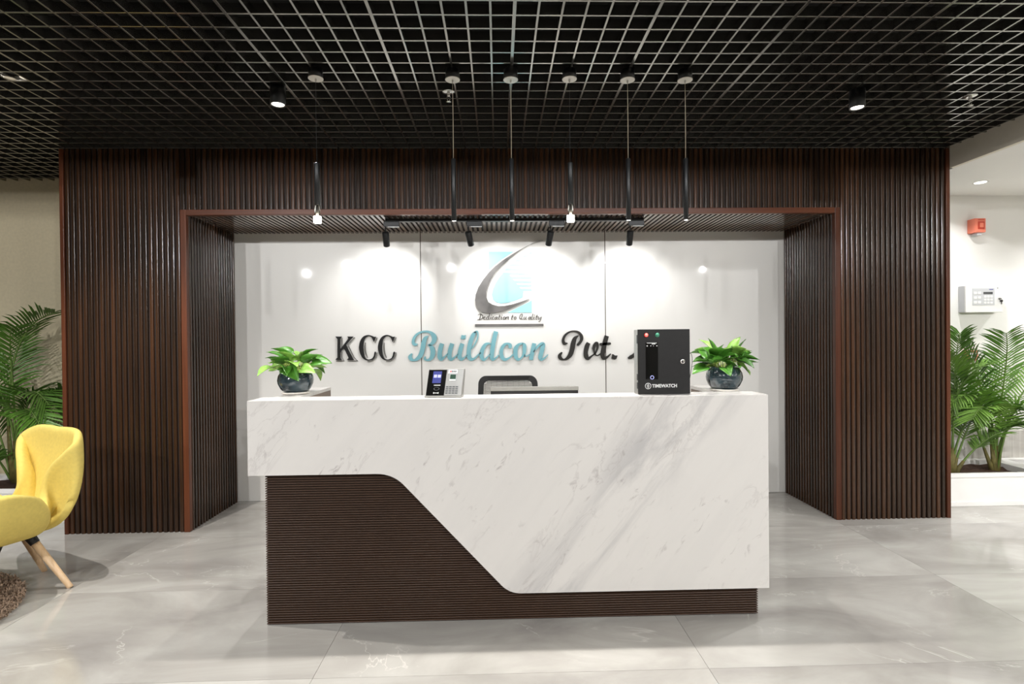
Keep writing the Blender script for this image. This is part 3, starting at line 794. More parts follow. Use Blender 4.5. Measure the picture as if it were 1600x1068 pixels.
# alcove back wall of three glass panels
wb = struct(MB().box(IL - 0.013, IR + 0.013, YB + 0.006, YB + 0.06, 0, IZ + 0.0195).build('wall_back', M['gap']), 'white glass panelled back wall of the alcove')
s1, s2 = -0.746, 0.822
for a, b_ in ((IL - 0.012, s1 - 0.0035), (s1 + 0.0035, s2 - 0.0035), (s2 + 0.0035, IR + 0.012)):
    MB().box(a, b_, YB, YB + 0.006, 0.002, IZ + 0.0195, 0.0012).build('glass_panel', M['glass_white'], wb)

# streaked stone dado and sockets behind the palms
struct(MB().box(XR + 0.002, 6.7, YW - 0.018, YW, 0, 0.50, 0.002).build('trim_6', M['dado']), 'streaked grey stone dado on the right wall')

# ================================================================ RECEPTION DESK
YF, YT = -1.333, -1.165
desk = thing('reception_desk', 'white marble reception desk with angled cutout over brown ribbed base', 'desk', (-0.04, -1.2, 0))


def fillet(p0, p1, p2, r, n=8):
    a = (Vector(p0) - Vector(p1)).normalized()
    b = (Vector(p2) - Vector(p1)).normalized()
    ang = a.angle(b)
    d = r / math.tan(ang / 2)
    c = Vector(p1) + (a + b).normalized() * (r / math.sin(ang / 2))
    s, e = Vector(p1) + a * d - c, Vector(p1) + b * d - c
    a0, a1 = math.atan2(s.y, s.x), math.atan2(e.y, e.x)
    da = (a1 - a0 + math.pi) % (2 * math.pi) - math.pi
    return [(c.x + r * math.cos(a0 + da * k / n), c.y + r * math.sin(a0 + da * k / n)) for k in range(n + 1)]


Z1 = 1.07
out = [(-1.275, Z1), (-1.275, 0.719)]
k1, k2 = (-0.600, 0.719), (-0.055, 0.140)
out += fillet(out[-1], k1, k2, 0.17)
out += fillet(k1, k2, (1.195, 0.140), 0.13)
out += [(1.195, 0.140), (1.195, Z1)]
MB().prism(out, YF, YT).build('marble_front', M['marble'], desk, bev=0.008)
# fine horizontal ribs: too narrow to pick apart one by one
rb = MB()
nr = 62
p_r = 0.712 / nr
for k in range(nr):
    z0 = 0.003 + k * p_r
    for prof in ([(-.001, 0.0), (0.0060, 0.0012), (0.0082, 0.0038), (0.0066, 0.0068), (-.001, 0.0082)],):
        n = len(prof)
        for (ax, bx, ay, by) in ((-1.2, 1.145, -1.297, None), (None, None, None, None)):
            if ax is None:
                continue
            vs = [(ax - d, ay - d, z0 + z) for d, z in prof] + [(bx + d, ay - d, z0 + z) for d, z in prof]
            rb.add(vs, [(i, i + 1, n + i + 1, n + i) for i in range(n - 1)])
        vs = [(-1.2 - d, -1.297 - d, z0 + z) for d, z in prof] + [(-1.2 - d, -1.18, z0 + z) for d, z in prof]
        rb.add(vs, [(i, i + 1, n + i + 1, n + i) for i in range(n - 1)])
        vs = [(1.145 + d, -1.297 - d, z0 + z) for d, z in prof] + [(1.145 + d, -1.18, z0 + z) for d, z in prof]
        rb.add(vs, [(i, i + 1, n + i + 1, n + i) for i in range(n - 1)])
r_o = rb.build('ribs', M['rib'], desk)
r_o['kind'] = 'stuff'
MB().box(-1.2, 1.145, -1.297, -1.18, 0, 0.7185).build('plinth', M['core'], desk)  # dark backing between the ribs: groove shade put into the colour
# returns: narrow raised shelves on either side, with taupe aprons
for (a, b_, ye, iw, nm) in ((-1.275, -1.155, -0.44, -1.155, 'left'), (1.065, 1.195, -0.64, 1.065, 'right')):
    MB().box(a, b_, YT, ye, 1.036, 1.056, 0.002).build('side_shelf', M['marble'], desk)
    s_ = 1 if nm == 'left' else -1
    x0, x1 = (iw - 0.020, iw - 0.002) if nm == 'left' else (iw + 0.002, iw + 0.020)
    MB().box(x0, x1, YT, ye - 0.004, 0.985 if nm == 'left' else 0.76, 1.036).build('apron', M['apron'], desk)
    MB().box(x0, x1, ye - 0.03, ye - 0.004, 0.0, 0.985 if nm == 'left' else 0.76).build('post', M['apron'], desk)
    xo0, xo1 = (-1.2, -1.182) if nm == 'left' else (1.127, 1.145)
    MB().box(xo0, xo1, YT, ye - 0.004, 0.0, 1.036).build('side_panel', M['apron'], desk)
MB().box(-1.14, 1.06, YT, -0.52, 0.725, 0.75, 0.002).build('worktop', M['white_plastic'], desk)

# ================================================================ SWAN CHAIR AND RUG
CH = (-2.75, -0.90)
chair = thing('swan_chair', 'yellow upholstered winged armchair on splayed pale wooden legs', 'chair', (CH[0], CH[1], 0), R(242))
RIM = [(-.345, 0, .86), (-.345, .13, .865), (-.33, .235, .855), (-.285, .30, .81), (-.25, .255, .745), (-.222, .185, .675), (-.205, .145, .595), (-.195, .15, .51),
       (-.175, .205, .45), (-.125, .295, .49), (-.05, .37, .57), (.05, .405, .605), (.16, .385, .59), (.27, .315, .52), (.34, .20, .44), (.365, 0, .41)]
half = [(f + .085, l, z) for f, l, z in catmull(RIM, 6)]
rim = half + [(f, -l, z) for f, l, z in half[-2:0:-1]]
NT, NS = len(rim), 16
vs, fs = [(0, 0, 0.33)], []
for f, l, z in rim:
    wb = max(0.0, min(1.0, (z - .42) / .25)) * max(0.0, min(1.0, (.10 - f) / .15))
    f2, f3 = f * .95 * (1 - wb) - .17 * wb, f * (1 - wb) - .275 * wb
    P = [(0, 0, .33), (f * .55 * (1 - wb) - .20 * wb, l * .6, .295), (f2, l * .88, .335), (f3, l * .95, .36 + (z - .36) * .5), (f, l, z)]
    for s_ in range(1, NS + 1):
        t = s_ / NS
        q = [Vector(p) for p in P]
        while len(q) > 1:
            q = [a.lerp(b, t) for a, b in zip(q, q[1:])]
        vs.append((q[0].x, q[0].y - .07, q[0].z))
for i in range(NT):
    j = (i + 1) % NT
    fs.append((0, 1 + i * NS, 1 + j * NS))
    for s_ in range(NS - 1):
        fs.append((1 + i * NS + s_, 1 + i * NS + s_ + 1, 1 + j * NS + s_ + 1, 1 + j * NS + s_))
sh = MB().add(vs, fs, True).build('seat_shell', M['yellow'], chair, local=True)
md = sh.modifiers.new('solid', 'SOLIDIFY')
md.thickness = 0.045
md.offset = 0.0
md = sh.modifiers.new('sub', 'SUBSURF')
md.levels = 1
md.render_levels = 2
for k in range(4):
    a = R(10 + 90 * k - 242)
    d = Vector((math.cos(a), math.sin(a), 0))
    top, bot = d * 0.085 + Vector((0, 0, .31)), d * 0.285
    u = (bot - top)
    lg = MB().tube([top + u * .16, top + u * .97, bot + Vector((0, 0, .001))], [.0205, .0145, .0140], 14).build('leg', M['beech'], chair, local=True)
    f0 = MB().tube([top, top + u * .165], [.027, .0225], 14).build('ferrule', M['black'], chair, local=True)
    f0.parent = lg
MB().cyl(0.05, 0.285, 0.322, n=24).build('base_plate', M['black'], chair, local=True)

RC, RR = (-3.2, -1.35), 0.695
rug = thing('shaggy_rug', 'round brown and beige shaggy rug under the yellow chair', 'rug', (RC[0], RC[1], 0))
MB().cyl(RR - 0.02, 0.0005, 0.010, n=64).build('backing', M['rug'], rug, local=True)
pm = MB()
for k in range(15000):
    r = RR * math.sqrt(random.random())
    a = random.random() * 2 * math.pi
    b0 = Vector((r * math.cos(a), r * math.sin(a), 0.008))
    dr = Vector((random.gauss(0, 1), random.gauss(0, 1), 0)).normalized()
    sd = Vector((-dr.y, dr.x, 0)) * 0.0035
    hh = random.uniform(.012, .026)
    p1 = b0 + dr * random.uniform(.004, .014) + Vector((0, 0, hh))
    p2 = p1 + dr * random.uniform(.006, .016) - Vector((0, 0, hh * .3))
    pm.add([b0 - sd, b0 + sd, p1 + sd, p1 - sd, p2], [(0, 1, 2, 3), (3, 2, 4)])
pile = pm.build('pile', M['rug'], rug, local=True)
pile['kind'] = 'stuff'

# ================================================================ CEILING FITTINGS
pend_x = [(-1.0, 's'), (-.314, 'l'), (-.02, 'l'), (.279, 's'), (.576, 'l'), (.872, 'l')]
pend_lab = ['slim black pendant with lit acrylic tip, hanging alone at the far left',
            'slim long black pendant, leftmost of the three to the left of centre'.replace('three', 'long ones'),
            'slim long black pendant hanging just left of the middle, second of the long ones',
            'slim black pendant with lit acrylic tip hanging between long pendants',
            'slim long black pendant, third of the long ones from the left',
            'slim long black pendant, rightmost of the row']
PY = -1.14
for (x, kd), lab in zip(pend_x, pend_lab):
    t = thing('pendant_light', lab, 'lamp', (x, PY, HT), 0, 'pendant lights in a row above the desk')
    zb = 2.66 if kd == 'l' else 2.664
    MB().cyl(.0355, zb + .004, HT - .0005, (x, PY), 28).build('canopy', M['black'], t)
    MB().cyl(.037, zb, zb + .004, (x, PY), 28).build('canopy_disc', M['canopy'], t)
    MB().lathe([(0, zb - .012), (.004, zb - .011), (.005, zb), (0, zb)], 10, (x, PY, 0)).build('cable_grip', M['chrome'], t)
    if kd == 'l':
        MB().tube([(x, PY, zb - .008), (x + .0007, PY, 2.45), (x, PY, 2.26)], .0011, 6).build('cable', M['wire'], t)
        MB().lathe([(0, 2.262), (.011, 2.262), (.0125, 2.259), (.0125, 1.9485), (.0105, 1.9475), (.0105, 1.953), (0, 1.953)], 20, (x, PY, 0)).build('tube', M['black'], t)
        MB().lathe([(0, 1.949), (.0098, 1.949), (.0098, 1.9525), (0, 1.9525)], 16, (x, PY, 0)).build('lamp_face', M['lamp'], t)
        zs = 1.945
    else:
        MB().tube([(x, PY, zb - .008), (x - .0007, PY, 2.45), (x, PY, 2.24)], .0009, 6).build('cable', M['black'], t)
        MB().lathe([(0, 2.246), (.005, 2.246), (.0055, 2.241), (.0135, 2.241), (.014, 2.238), (.014, 2.03), (0, 2.03)], 20, (x, PY, 0)).build('tube', M['black'], t)
        MB().lathe([(.0115, 2.0295), (.0138, 2.0295), (.0138, 1.948), (.0115, 1.948)], 20, (x, PY, 0)).build('acrylic_sleeve', M['acrylic'], t)
        MB().lathe([(0, 2.0295), (.0062, 2.0295), (.0062, 1.9755), (0, 1.9755)], 14, (x, PY, 0)).build('inner_rod', M['canopy'], t)
        MB().lathe([(0, 1.975), (.018, 1.974), (.0195, 1.971), (.0195, 1.945), (.018, 1.942), (0, 1.941)], 20, (x, PY, 0)).build('lamp_tip', M['lamp'], t)
        zs = 1.939
    spot('pendant_lamp', (x, PY, zs), P_PEND, 115, 1.0, (x, PY, 0), 0.012, WARM)

dl_lab = {0: 'black cylinder downlight on the grid left of the pendants', 1: 'black cylinder downlight on the grid far right near the bulkhead'}


def cyl_downlight(x, y, lab, power, dia=.079, h=.1, size=125, tgt=None):
    t = thing('cylinder_downlight', lab, 'lamp', (x, y, HT), 0, 'black cylinder downlights under the grid')
    zb = HT - h
    MB().lathe([(0, HT - .0005), (dia / 2, HT - .0005), (dia / 2, zb), (dia / 2 - .003, zb), (dia / 2 - .004, zb + .012), (0, zb + .013)], 28, (x, y, 0)).build('housing', M['black'], t)
    MB().lathe([(dia / 2 - .0045, zb + .003), (.022, zb + .010), (.0215, zb + .0105), (dia / 2 - .0045, zb + .0038)], 28, (x, y, 0)).build('reflector', M['reflector'], t)
    MB().lathe([(0, zb + .0045), (.031, zb + .0045), (.031, zb + .006), (0, zb + .006)], 24, (x, y, 0)).build('lens', M['lamp_soft'], t)
    spot('downlight_lamp', (x, y, zb - .002), power, size, 1.0, tgt or (x, y, 0), 0.012, NEUT)


cyl_downlight(-1.262, -0.955, dl_lab[0], P_FRONT)
cyl_downlight(1.912, -0.925, dl_lab[1], P_FRONT)
lob = [(-1.5, -3.3), (1.6, -3.5), (2.6, -2.5), (-3.05, -2.6), (-4.9, -0.9)]  # last lamp is added out of view to light the left wall
for k, (x, y) in enumerate(lob):
    lab = ['black cylinder downlight above and behind the camera on the left', 'black cylinder downlight above and behind the camera on the right', 'black cylinder downlight over the floor right of the desk', 'black cylinder downlight over the floor left of the desk', 'added unseen black cylinder downlight nearest the left palm'][k]
    cyl_downlight(x, y, lab, P_LOBBY * (0.1, 0.1, 0.08, 0.95, 0.8)[k], size=140)
# small recessed light straight above the yellow chair
CLX, CLY = GX - 1.95, GY + .65
t = thing('recessed_downlight', 'small recessed downlight in a grid cell above the yellow chair', 'lamp', (CLX, CLY, HT))
MB().lathe([(.034, HT + .030), (.043, HT + .030), (.043, HT + .075), (.034, HT + .075)], 24, (CLX, CLY, 0)).build('ring', M['black'], t)
MB().lathe([(0, HT + .040), (.0335, HT + .040), (.0335, HT + .043), (0, HT + .043)], 24, (CLX, CLY, 0)).build('lens', M['lamp_soft'], t)
spot('chair_lamp', (CLX, CLY, HT + .028), 190.0, 110, .6, (CLX, CLY, 0), .012, WARM)


def recessed(x, y, z, lab, power, size=130, tgt=None, so=.012):
    t = thing('recessed_downlight', lab, 'lamp', (x, y, z), 0, 'recessed downlights in the white ceilings')
    MB().lathe([(.040, z - .0005), (.052, z - .003), (.053, z - .0005)], 28, (x, y, 0)).build('ring', M['white_plastic'], t)
    MB().lathe([(0, z - .0012), (.0395, z - .0012), (.0395, z - .0004), (0, z - .0004)], 24, (x, y, 0)).build('lens', M['lamp_soft'], t)
    spot('recessed_lamp', (x, y, z - .006), power, size, 1.0, tgt or (x, y, 0), so, NEUT)


recessed(3.791, 0.373, 2.565, 'lit recessed downlight in the white ceiling above the red alarm', P_WHITE * .22)
recessed(5.1, 0.37, 2.565, 'recessed downlight in the white ceiling near the far right wall', P_WHITE * .5)
recessed(4.1, -1.2, 2.565, 'recessed downlight in the passage ceiling before the right planter', P_WHITE)
recessed(4.1, -2.7, 2.565, 'recessed downlight in the passage ceiling level with the camera', P_WHITE)
recessed(4.1, -4.05, 2.565, 'recessed downlight at the lobby end of the passage ceiling', P_WHITE)
for y, lab in ((-2.55, 'lit rectangular ceiling panel in the passage beside the camera'), (-4.0, 'lit rectangular ceiling panel at the lobby end of the passage')):
    t = thing('ceiling_panel_light', lab, 'lamp', (5.5, y, 2.565))
    MB().box(4.86, 6.14, y - .34, y + .34, 2.553, 2.5645, .002).build('frame', M['white_plastic'], t)
    MB().box(4.88, 6.12, y - .32, y + .32, 2.550, 2.5529).build('diffuser', M['panel_glow'], t)
for k, (x, y) in enumerate([(4.13, -5.76), (1.25, -5.23), (-1.0, -5.4), (-4.1, -6.2), (-2.9, -4.9), (2.7, -4.9)]):
    recessed(x, y, 2.76, ['recessed lobby downlight by the far right corner', 'recessed lobby downlight right of the middle', 'recessed lobby downlight left of the middle', 'recessed lobby downlight by the far left corner', 'recessed lobby downlight at the grid edge on the left', 'recessed lobby downlight at the grid edge on the right'][k], P_LOBBY * 2.2, 120, (x * .75, .7, 1.75))

# sprinklers
for x, y, lab in ((-.356, -.891, 'steel sprinkler head with round plate beside the second pendant'), (2.618, -.854, 'steel sprinkler head with round plate at the far right of the grid')):
    t = thing('sprinkler', lab, 'sprinkler', (x, y, HT))
    MB().lathe([(0, HT - .006), (.02, HT - .007), (.034, HT - .0025), (.036, HT - .0005), (0, HT - .0005)], 28, (x, y, 0)).build('escutcheon', M['chrome'], t)
    sp = MB().lathe([(0, HT - .0065), (.009, HT - .0065), (.009, HT - .022), (.005, HT - .025), (0, HT - .025)], 14, (x, y, 0))
    for s_ in (-1, 1):
        sp.tube([(x + s_ * .007, y, HT - .02), (x + s_ * .009, y, HT - .036), (x + s_ * .002, y, HT - .052)], .0018, 6)
    sp.build('frame', M['chrome'], t)
    MB().lathe([(0, HT - .052), (.015, HT - .054), (.015, HT - .0555), (0, HT - .056)], 18, (x, y, 0)).build('deflector', M['chrome'], t)

# track rail with four heads
TY = 0.165
rail = tag(MB().box(-.925, 1.005, TY - .017, TY + .017, 2.224, 2.2464, .002).build('lighting_track', M['black']), 'black lighting track along the slatted soffit', 'track')
hl = ['first black track spotlight from the left', 'second black track spotlight, left of the emblem', 'third black track spotlight, at the emblem tip', 'rightmost black track spotlight on the track']
for (x, tilt, xt), lab in zip([(-.925, -.04, -1.05), (-.31, .16, -.05), (.305, -.12, .25), (.905, .06, 1.0)], hl):
    t = thing('track_spotlight', lab, 'lamp', (x, TY, 2.2235), 0, 'track spotlights')
    MB().box(x - .012, x + .103, TY - .018, TY + .018, 2.188, 2.2235, .003).build('adapter', M['black'], t)
    MB().box(x + .018, x + .101, TY - .014, TY + .014, 2.1855, 2.1879).build('adapter_cover', M['grey_plastic'], t)
    MB().tube([(x, TY, 2.19), (x, TY, 2.143)], .0055, 10).build('stem', M['black'], t)
    piv = Vector((x, TY, 2.138))
    d = Vector((tilt, .58, -.80)).normalized()
    mt = d.to_track_quat('Z', 'Y').to_matrix()
    MB().lathe([(0, -.012), (.021, -.012), (.0245, -.008), (.0245, .098), (.022, .101), (.021, .096), (0, .094)], 22, piv, True, mt).build('head', M['black'], t)
    MB().lathe([(0, .0945), (.019, .0945), (.019, .0965), (0, .0965)], 18, piv, True, mt).build('lens', M['lamp_soft'], t)
    spot('track_lamp', piv + d * .105, P_TRACK, 96, .6, (xt, YB, 1.72), .012, NEUT)

# ================================================================ LETTERING AND EMBLEM ON THE BACK WALL
F0, F1 = YB - 0.024, YB - 0.010      # letters stand a little off the glass


def standoffs(parent, pts):
    mb = MB()
    for x, z in pts:
        mb.tube([(x / 1000, F1, z / 1000), (x / 1000, YB - .0003, z / 1000)], .0035, 8)
    mb.build('standoff', M['chrome'], parent)


def centre(st):
    p = st[0] if not isinstance(st[0], (float, int)) else st
    return p


for nm, lab, shd in (('K', 'black serif letter K with grey inline strip', 'Ksh'), ('C1', 'black serif letter C next to the letter K', 'C1sh'), ('C2', 'black serif letter C before the blue word', 'C2sh')):
    pts = [(x / 1000, z / 1000) for x, z in DATA[nm]]
    t = thing('wall_letter', lab, 'letter', (pts[0][0], F1, pts[0][1]))
    if nm != 'K':
        pts = [q for q in catmull(pts[:-1], 3, False)] + [pts[-1]]
    MB().prism(pts, F0, F1).build('letter_face', M['letter_black'], t)
    mb = MB()
    for s_ in DATA[shd]:
        stroke(mb, s_, F0 + .002, F1, 4, nm != 'K')
    mb.build('inline_strip', M['letter_edge'], t)
    standoffs(t, [DATA[nm][-1 if nm == 'K' else 18][:2]] if nm == 'K' else [DATA[nm][19]])


def script_word(lab, letters, m, cat='letter', name='wall_lettering'):
    first = letters[0][1][0][0]
    t = thing(name, lab, cat, (first[0] / 1000, F1, first[1] / 1000))
    for ln, sts, extra in letters:
        mb = MB()
        for s_ in sts:
            stroke(mb, s_, F0, F1)
        if extra:
            mb.prism([(x / 1000, z / 1000) for x, z in extra], F0, F1)
        mb.build('letter', m, t)
    mid = letters[0][1][-1]
    standoffs(t, [mid[len(mid) // 2][:2]])
    return t


D_ = DATA
script_word('teal blue script capital B on the back wall', [('B', D_['B'], None)], M['letter_blue'])
script_word('teal blue joined script letters following the capital B', [('u', D_['u'], None), ('i', D_['i'], D_['idot']), ('l', D_['l'], None), ('d', D_['d'], None), ('c', D_['c'], None), ('o', D_['o'], None), ('n', D_['n'], None)], M['letter_blue'])
script_word('dark script capital P on the back wall', [('P', D_['P'], None)], M['letter_charcoal'])
script_word('dark joined script letters v and t after the capital P', [('v', D_['v'], None), ('t', D_['t'], None)], M['letter_charcoal'])
tag(MB().prism([(x / 1000, z / 1000) for x, z in D_['dot']], F0, YB - .0003).build('wall_letter', M['letter_charcoal']), 'dark full stop after the script letters v and t', 'letter')
script_word('dark script capital L mostly hidden behind the black box', [('L', D_['L'], None)], M['letter_charcoal'])
script_word('dark script letters t and d hidden behind the black box', [('t', D_['t2'], None), ('d', D_['d2'], D_['dot2'])], M['letter_charcoal'])

em = thing('wall_emblem', 'grey crescent emblem over a pale blue striped square', 'emblem', (0, YB, 1.8))
tm = lambda a: [(x / 1000, z / 1000) for x, z in a]
MB().prism(tm(DATA['swoosh']), YB - .026, YB - .008).build('crescent', M['emblem_grey'], em)
MB().tube([(-.2, YB - .008, 1.72), (-.2, YB - .0003, 1.72)], .004, 8).build('standoff', M['chrome'], em)
for q in ('blueA', 'blueB', 'blueC'):
    MB().prism(tm(DATA[q]), YB - .006, YB - .0003).build('blue_panel', M['emblem_blue'], em)
for q in DATA['stripes']:
    MB().prism(tm(q), YB - .006, YB - .0003).build('blue_stripe', M['emblem_blue'], em)
tg = thing('wall_tagline', 'small grey script words Dedication to Quality under the emblem', 'letter', (0, YB, 1.51))
for lt in DATA['tag']:
    mb = MB()
    for s_ in lt:
        stroke(mb, s_, YB - .008, YB - .0003, 4)
    mb.build('letter', M['letter_edge'], tg)
tag(MB().prism(tm(DATA['bar']), YB - .014, YB - .0003).build('wall_bar', M['emblem_grey']), 'grey metal underline bar below the small script words', 'bar')

# ================================================================ THINGS ON THE DESK
# time clock: wedge, front face leans back
dv = thing('time_clock', 'black and silver fingerprint time clock with keypad on the desk ledge', 'device', (-.362, -1.262, Z1), R(-6))
ZW, HW = .128, .0875


def dp(x, z, off=0.0):
    """point on the leaning front face: x across, z up the face"""
    return (x + .10 * z, -.020 + z * .22 - off, .008 + z)


def slab(name, x0, x1, z0, z1, off0, off1, m, parent):
    vs = [dp(x, z, o_) for o_ in (off0, off1) for z in (z0, z1) for x in (x0, x1)]
    return MB().add(vs, [(0, 1, 3, 2), (4, 6, 7, 5), (0, 4, 5, 1), (2, 3, 7, 6), (0, 2, 6, 4), (1, 5, 7, 3)]).build(name, m, parent, local=True)


vs = [dp(-HW, 0), dp(HW, 0), dp(HW, ZW), dp(-HW, ZW), (-HW, .052, .008), (HW, .052, .008), (HW + .1 * ZW, .045, .008 + ZW), (-HW + .1 * ZW, .045, .008 + ZW)]
MB().add(vs, [(0, 1, 2, 3), (4, 7, 6, 5), (0, 4, 5, 1), (3, 2, 6, 7), (0, 3, 7, 4), (1, 5, 6, 2)]).build('body', M['silver'], dv, local=True, bev=.004)
MB().box(-HW - .003, HW + .001, -.026, .055, .0005, .009, .003).build('base', M['silver'], dv, local=True)
slab('black_panel', -HW + .003, .003, .002, ZW - .004, -.001, .0018, M['black_gloss'], dv)
slab('screen', -.062, -.020, .061, .117, .0018, .0028, M['screen'], dv)
for a in (-.0575, -.0385):
    slab('screen_tile', a, a + .0155, .087, .101, .0028, .0032, M['screen_lite'], dv)
slab('name_strip', -.052, -.020, .0485, .0525, .0018, .0025, M['white_print'], dv)
mb = MB()
for k in range(20):
    a0, a1 = 2 * math.pi * k / 20, 2 * math.pi * (k + 1) / 20
    q = []
    for off in (.0018, .0025):
        for a in (a0, a1):
            for rr in (1, .82):
                q.append(dp(-.0365 + .014 * rr * math.cos(a), .034 + .0075 * rr * math.sin(a), off))
    mb.add(q, [(0, 1, 3, 2), (4, 6, 7, 5), (0, 2, 6, 4), (1, 5, 7, 3)])
mb.build('card_ring', M['lcd_dark'], dv, local=True)
for a, b_, c_, e_ in ((-.050, -.046, .010, .018), (-.047, -.027, .0125, .0155), (-.028, -.024, .010, .018)):
    slab('card_mark', a, b_, c_, e_, .0018, .0024, M['white_print'], dv)
slab('sticker', .010, .056, .106, .125, -.001, .0012, M['white_plastic'], dv)
for k, m_ in enumerate(('led_red_rim', 'lcd_dark', 'lcd_dark', 'lcd_dark')):
    slab('sticker_print', .020 + .008 * k, .0255 + .008 * k, .112, .120, .0012, .0016, M[m_], dv)
slab('sensor_frame', .020, .053, .071, .104, -.001, .0015, M['grey_plastic'], dv)
slab('fingerprint_sensor', .0225, .0505, .080, .102, .0015, .0028, M['green_sensor'], dv)
slab('sensor_lip', .022, .051, .0715, .079, .0015, .005, M['white_plastic'], dv)
for r_ in range(4):
    for c_ in range(4):
        a = .008 + .0158 * c_
        z = .0105 + .0098 * r_
        slab('key', a, a + .0125, z, z + .0062, -.001, .0022, M['lcd_dark'], dv)

# wall-box access terminal
ab = thing('access_terminal', 'tall black steel box with red and green indicator lights', 'device', (.717, -1.215, Z1), R(1.0))
MB().box(-.128, .128, -.026, .040, .0005, .318, .002).build('housing', M['steel_side'], ab, local=True)
MB().box(-.128, .130, -.038, -.0262, .0008, .319, .0015).build('door', M['black_box'], ab, local=True)
for z in (.25, .07, .028):
    MB().box(-.1315, -.1275, -.040, -.022, z, z + (.042 if z > .2 else .03)).build('hinge', M['black'], ab, local=True)
for x, m_, rim in ((-.088, 'led_red', 'led_red_rim'), (-.033, 'led_green', 'led_green')):
    rot = Matrix.Rotation(R(90), 3, 'X')
    MB().lathe([(0, 0), (.0105, 0), (.0105, .004), (.0085, .006), (0, .006)], 20, (x, -.038, .291), True, rot).build('indicator_rim', M[rim], ab, local=True)
    MB().lathe([(0, .0061), (.008, .0061), (.006, .009), (0, .010)], 18, (x, -.038, .291), True, rot).build('indicator_light', M[m_], ab, local=True)
tp = MB().box(-.091, -.030, -.0405, -.0383, .073, .255, .001).build('touch_panel', M['black_gloss'], ab, local=True)
for (a, b_, z0, z1) in ((-.086, -.036, .2505, .2535), (-.061, -.043, .2455, .2495)):
    MB().box(a, b_, -.0412, -.0406, z0, z1).build('panel_print', M['white_print'], ab, local=True).parent = ab
for x, r_ in ((-.084, .0035), (-.066, .0022), (-.053, .0022), (-.036, .003)):
    MB().lathe([(0, 0), (r_, 0), (r_, .0012), (0, .0012)], 12, (x, -.0406, .238), True, Matrix.Rotation(R(90), 3, 'X')).build('camera_dot', M['white_print'], ab, local=True)
rot = Matrix.Rotation(R(90), 3, 'X')
MB().lathe([(.0068, 0), (.0095, 0), (.0095, .0012), (.0068, .0012)], 24, (-.0605, -.0406, .083), True, rot).build('light_ring', M['ring_blue'], ab, local=True)
MB().lathe([(0, 0), (.0125, 0), (.0125, .004), (.0105, .006), (.007, .006), (.007, .003), (0, .003)], 24, (.092, -.038, .160), True, rot).build('lock', M['chrome'], ab, local=True)
MB().box(.0905, .0935, -.0425, -.0412, .154, .166).build('keyhole', M['black'], ab, local=True)
# round mark and lettering
rm = MB()
rm.lathe([(.0125, 0), (.0155, 0), (.0155, .0008), (.0125, .0008)], 28, (-.080, -.0382, .041), True, rot)
rm.box(-.0835, -.0815, -.0391, -.0383, .030, .052)
rm.box(-.0785, -.0765, -.0391, -.0383, .030, .052)
rm.lathe([(.0045, 0), (.0062, 0), (.0062, .0008), (.0045, .0008)], 18, (-.080, -.0382, .041), True, rot)
rm.build('round_mark', M['white_print'], ab, local=True)


def text(body, size, loc, m, parent, width=None, rotx=90, bold=0.0, extr=.0004, name='lettering'):
    c = bpy.data.curves.new(name, 'FONT')
    c.body = body
    c.size = size
    c.extrude = extr
    c.offset = bold
    o = bpy.data.objects.new(name, c)
    COL.objects.link(o)
    dg = bpy.context.evaluated_depsgraph_get()
    me = bpy.data.meshes.new_from_object(o.evaluated_get(dg))
    bpy.data.objects.remove(o)
    xs = [v.co.x for v in me.vertices]
    k = (width / (max(xs) - min(xs))) if width else 1
    x0 = min(xs)
    for v in me.vertices:
        v.co.x = (v.co.x - x0) * k
    me.transform(Matrix.Rotation(R(rotx), 4, 'X'))
    me.materials.clear()
    me.materials.append(m)
    q = bpy.data.objects.new(name, me)
    COL.objects.link(q)
    q.parent = parent
    q.location = loc
    return q


text('TIMEWATCH', .0225, (-.0605, -.0386, .0335), M['white_print'], ab, width=.124, bold=.0007)
# its plug and cable
cb = thing('power_cable', 'thin black cable with plug at the right of the black box', 'cable', (.850, -1.19, Z1))
MB().box(.8475, .865, -1.2, -1.186, Z1 + .196, Z1 + .203, .001).build('plug', M['black'], cb)
MB().tube(catmull([(.865, -1.193, Z1 + .1995), (.876, -1.193, Z1 + .192), (.879, -1.192, Z1 + .15), (.871, -1.19, Z1 + .09), (.864, -1.188, Z1 + .055), (.853, -1.184, Z1 + .03), (.850, -1.172, Z1 + .004), (.852, -1.16, Z1 - .01), (.853, -1.155, Z1 - .12)], 4), .0014, 6).build('cord', M['black'], cb)

# monitor and office chair behind the ledge
mo = thing('computer_monitor', 'flat monitor whose grey top edge shows above the desk ledge', 'monitor', (.108, -.80, .75))
MB().box(-.142, .358, -.815, -.792, .80, 1.073, .003).build('panel_back', M['black_soft'], mo)
MB().box(-.143, .359, -.818, -.789, 1.052, 1.0745, .002).build('top_bezel', M['monitor_top'], mo)
MB().box(-.135, .35, -.7915, -.7895, .81, 1.05).build('display', M['black_gloss'], mo)
MB().box(.088, .128, -.83, -.816, .76, .95, .002).build('stand_neck', M['black_soft'], mo)
MB().box(.0, .216, -.90, -.74, .7505, .762, .003).build('stand_foot', M['black_soft'], mo)

oc = thing('office_chair', 'black framed mesh-back office chair behind the desk', 'chair', (-.033, -.12, 0))
cxx, cyy = -.033, -.12


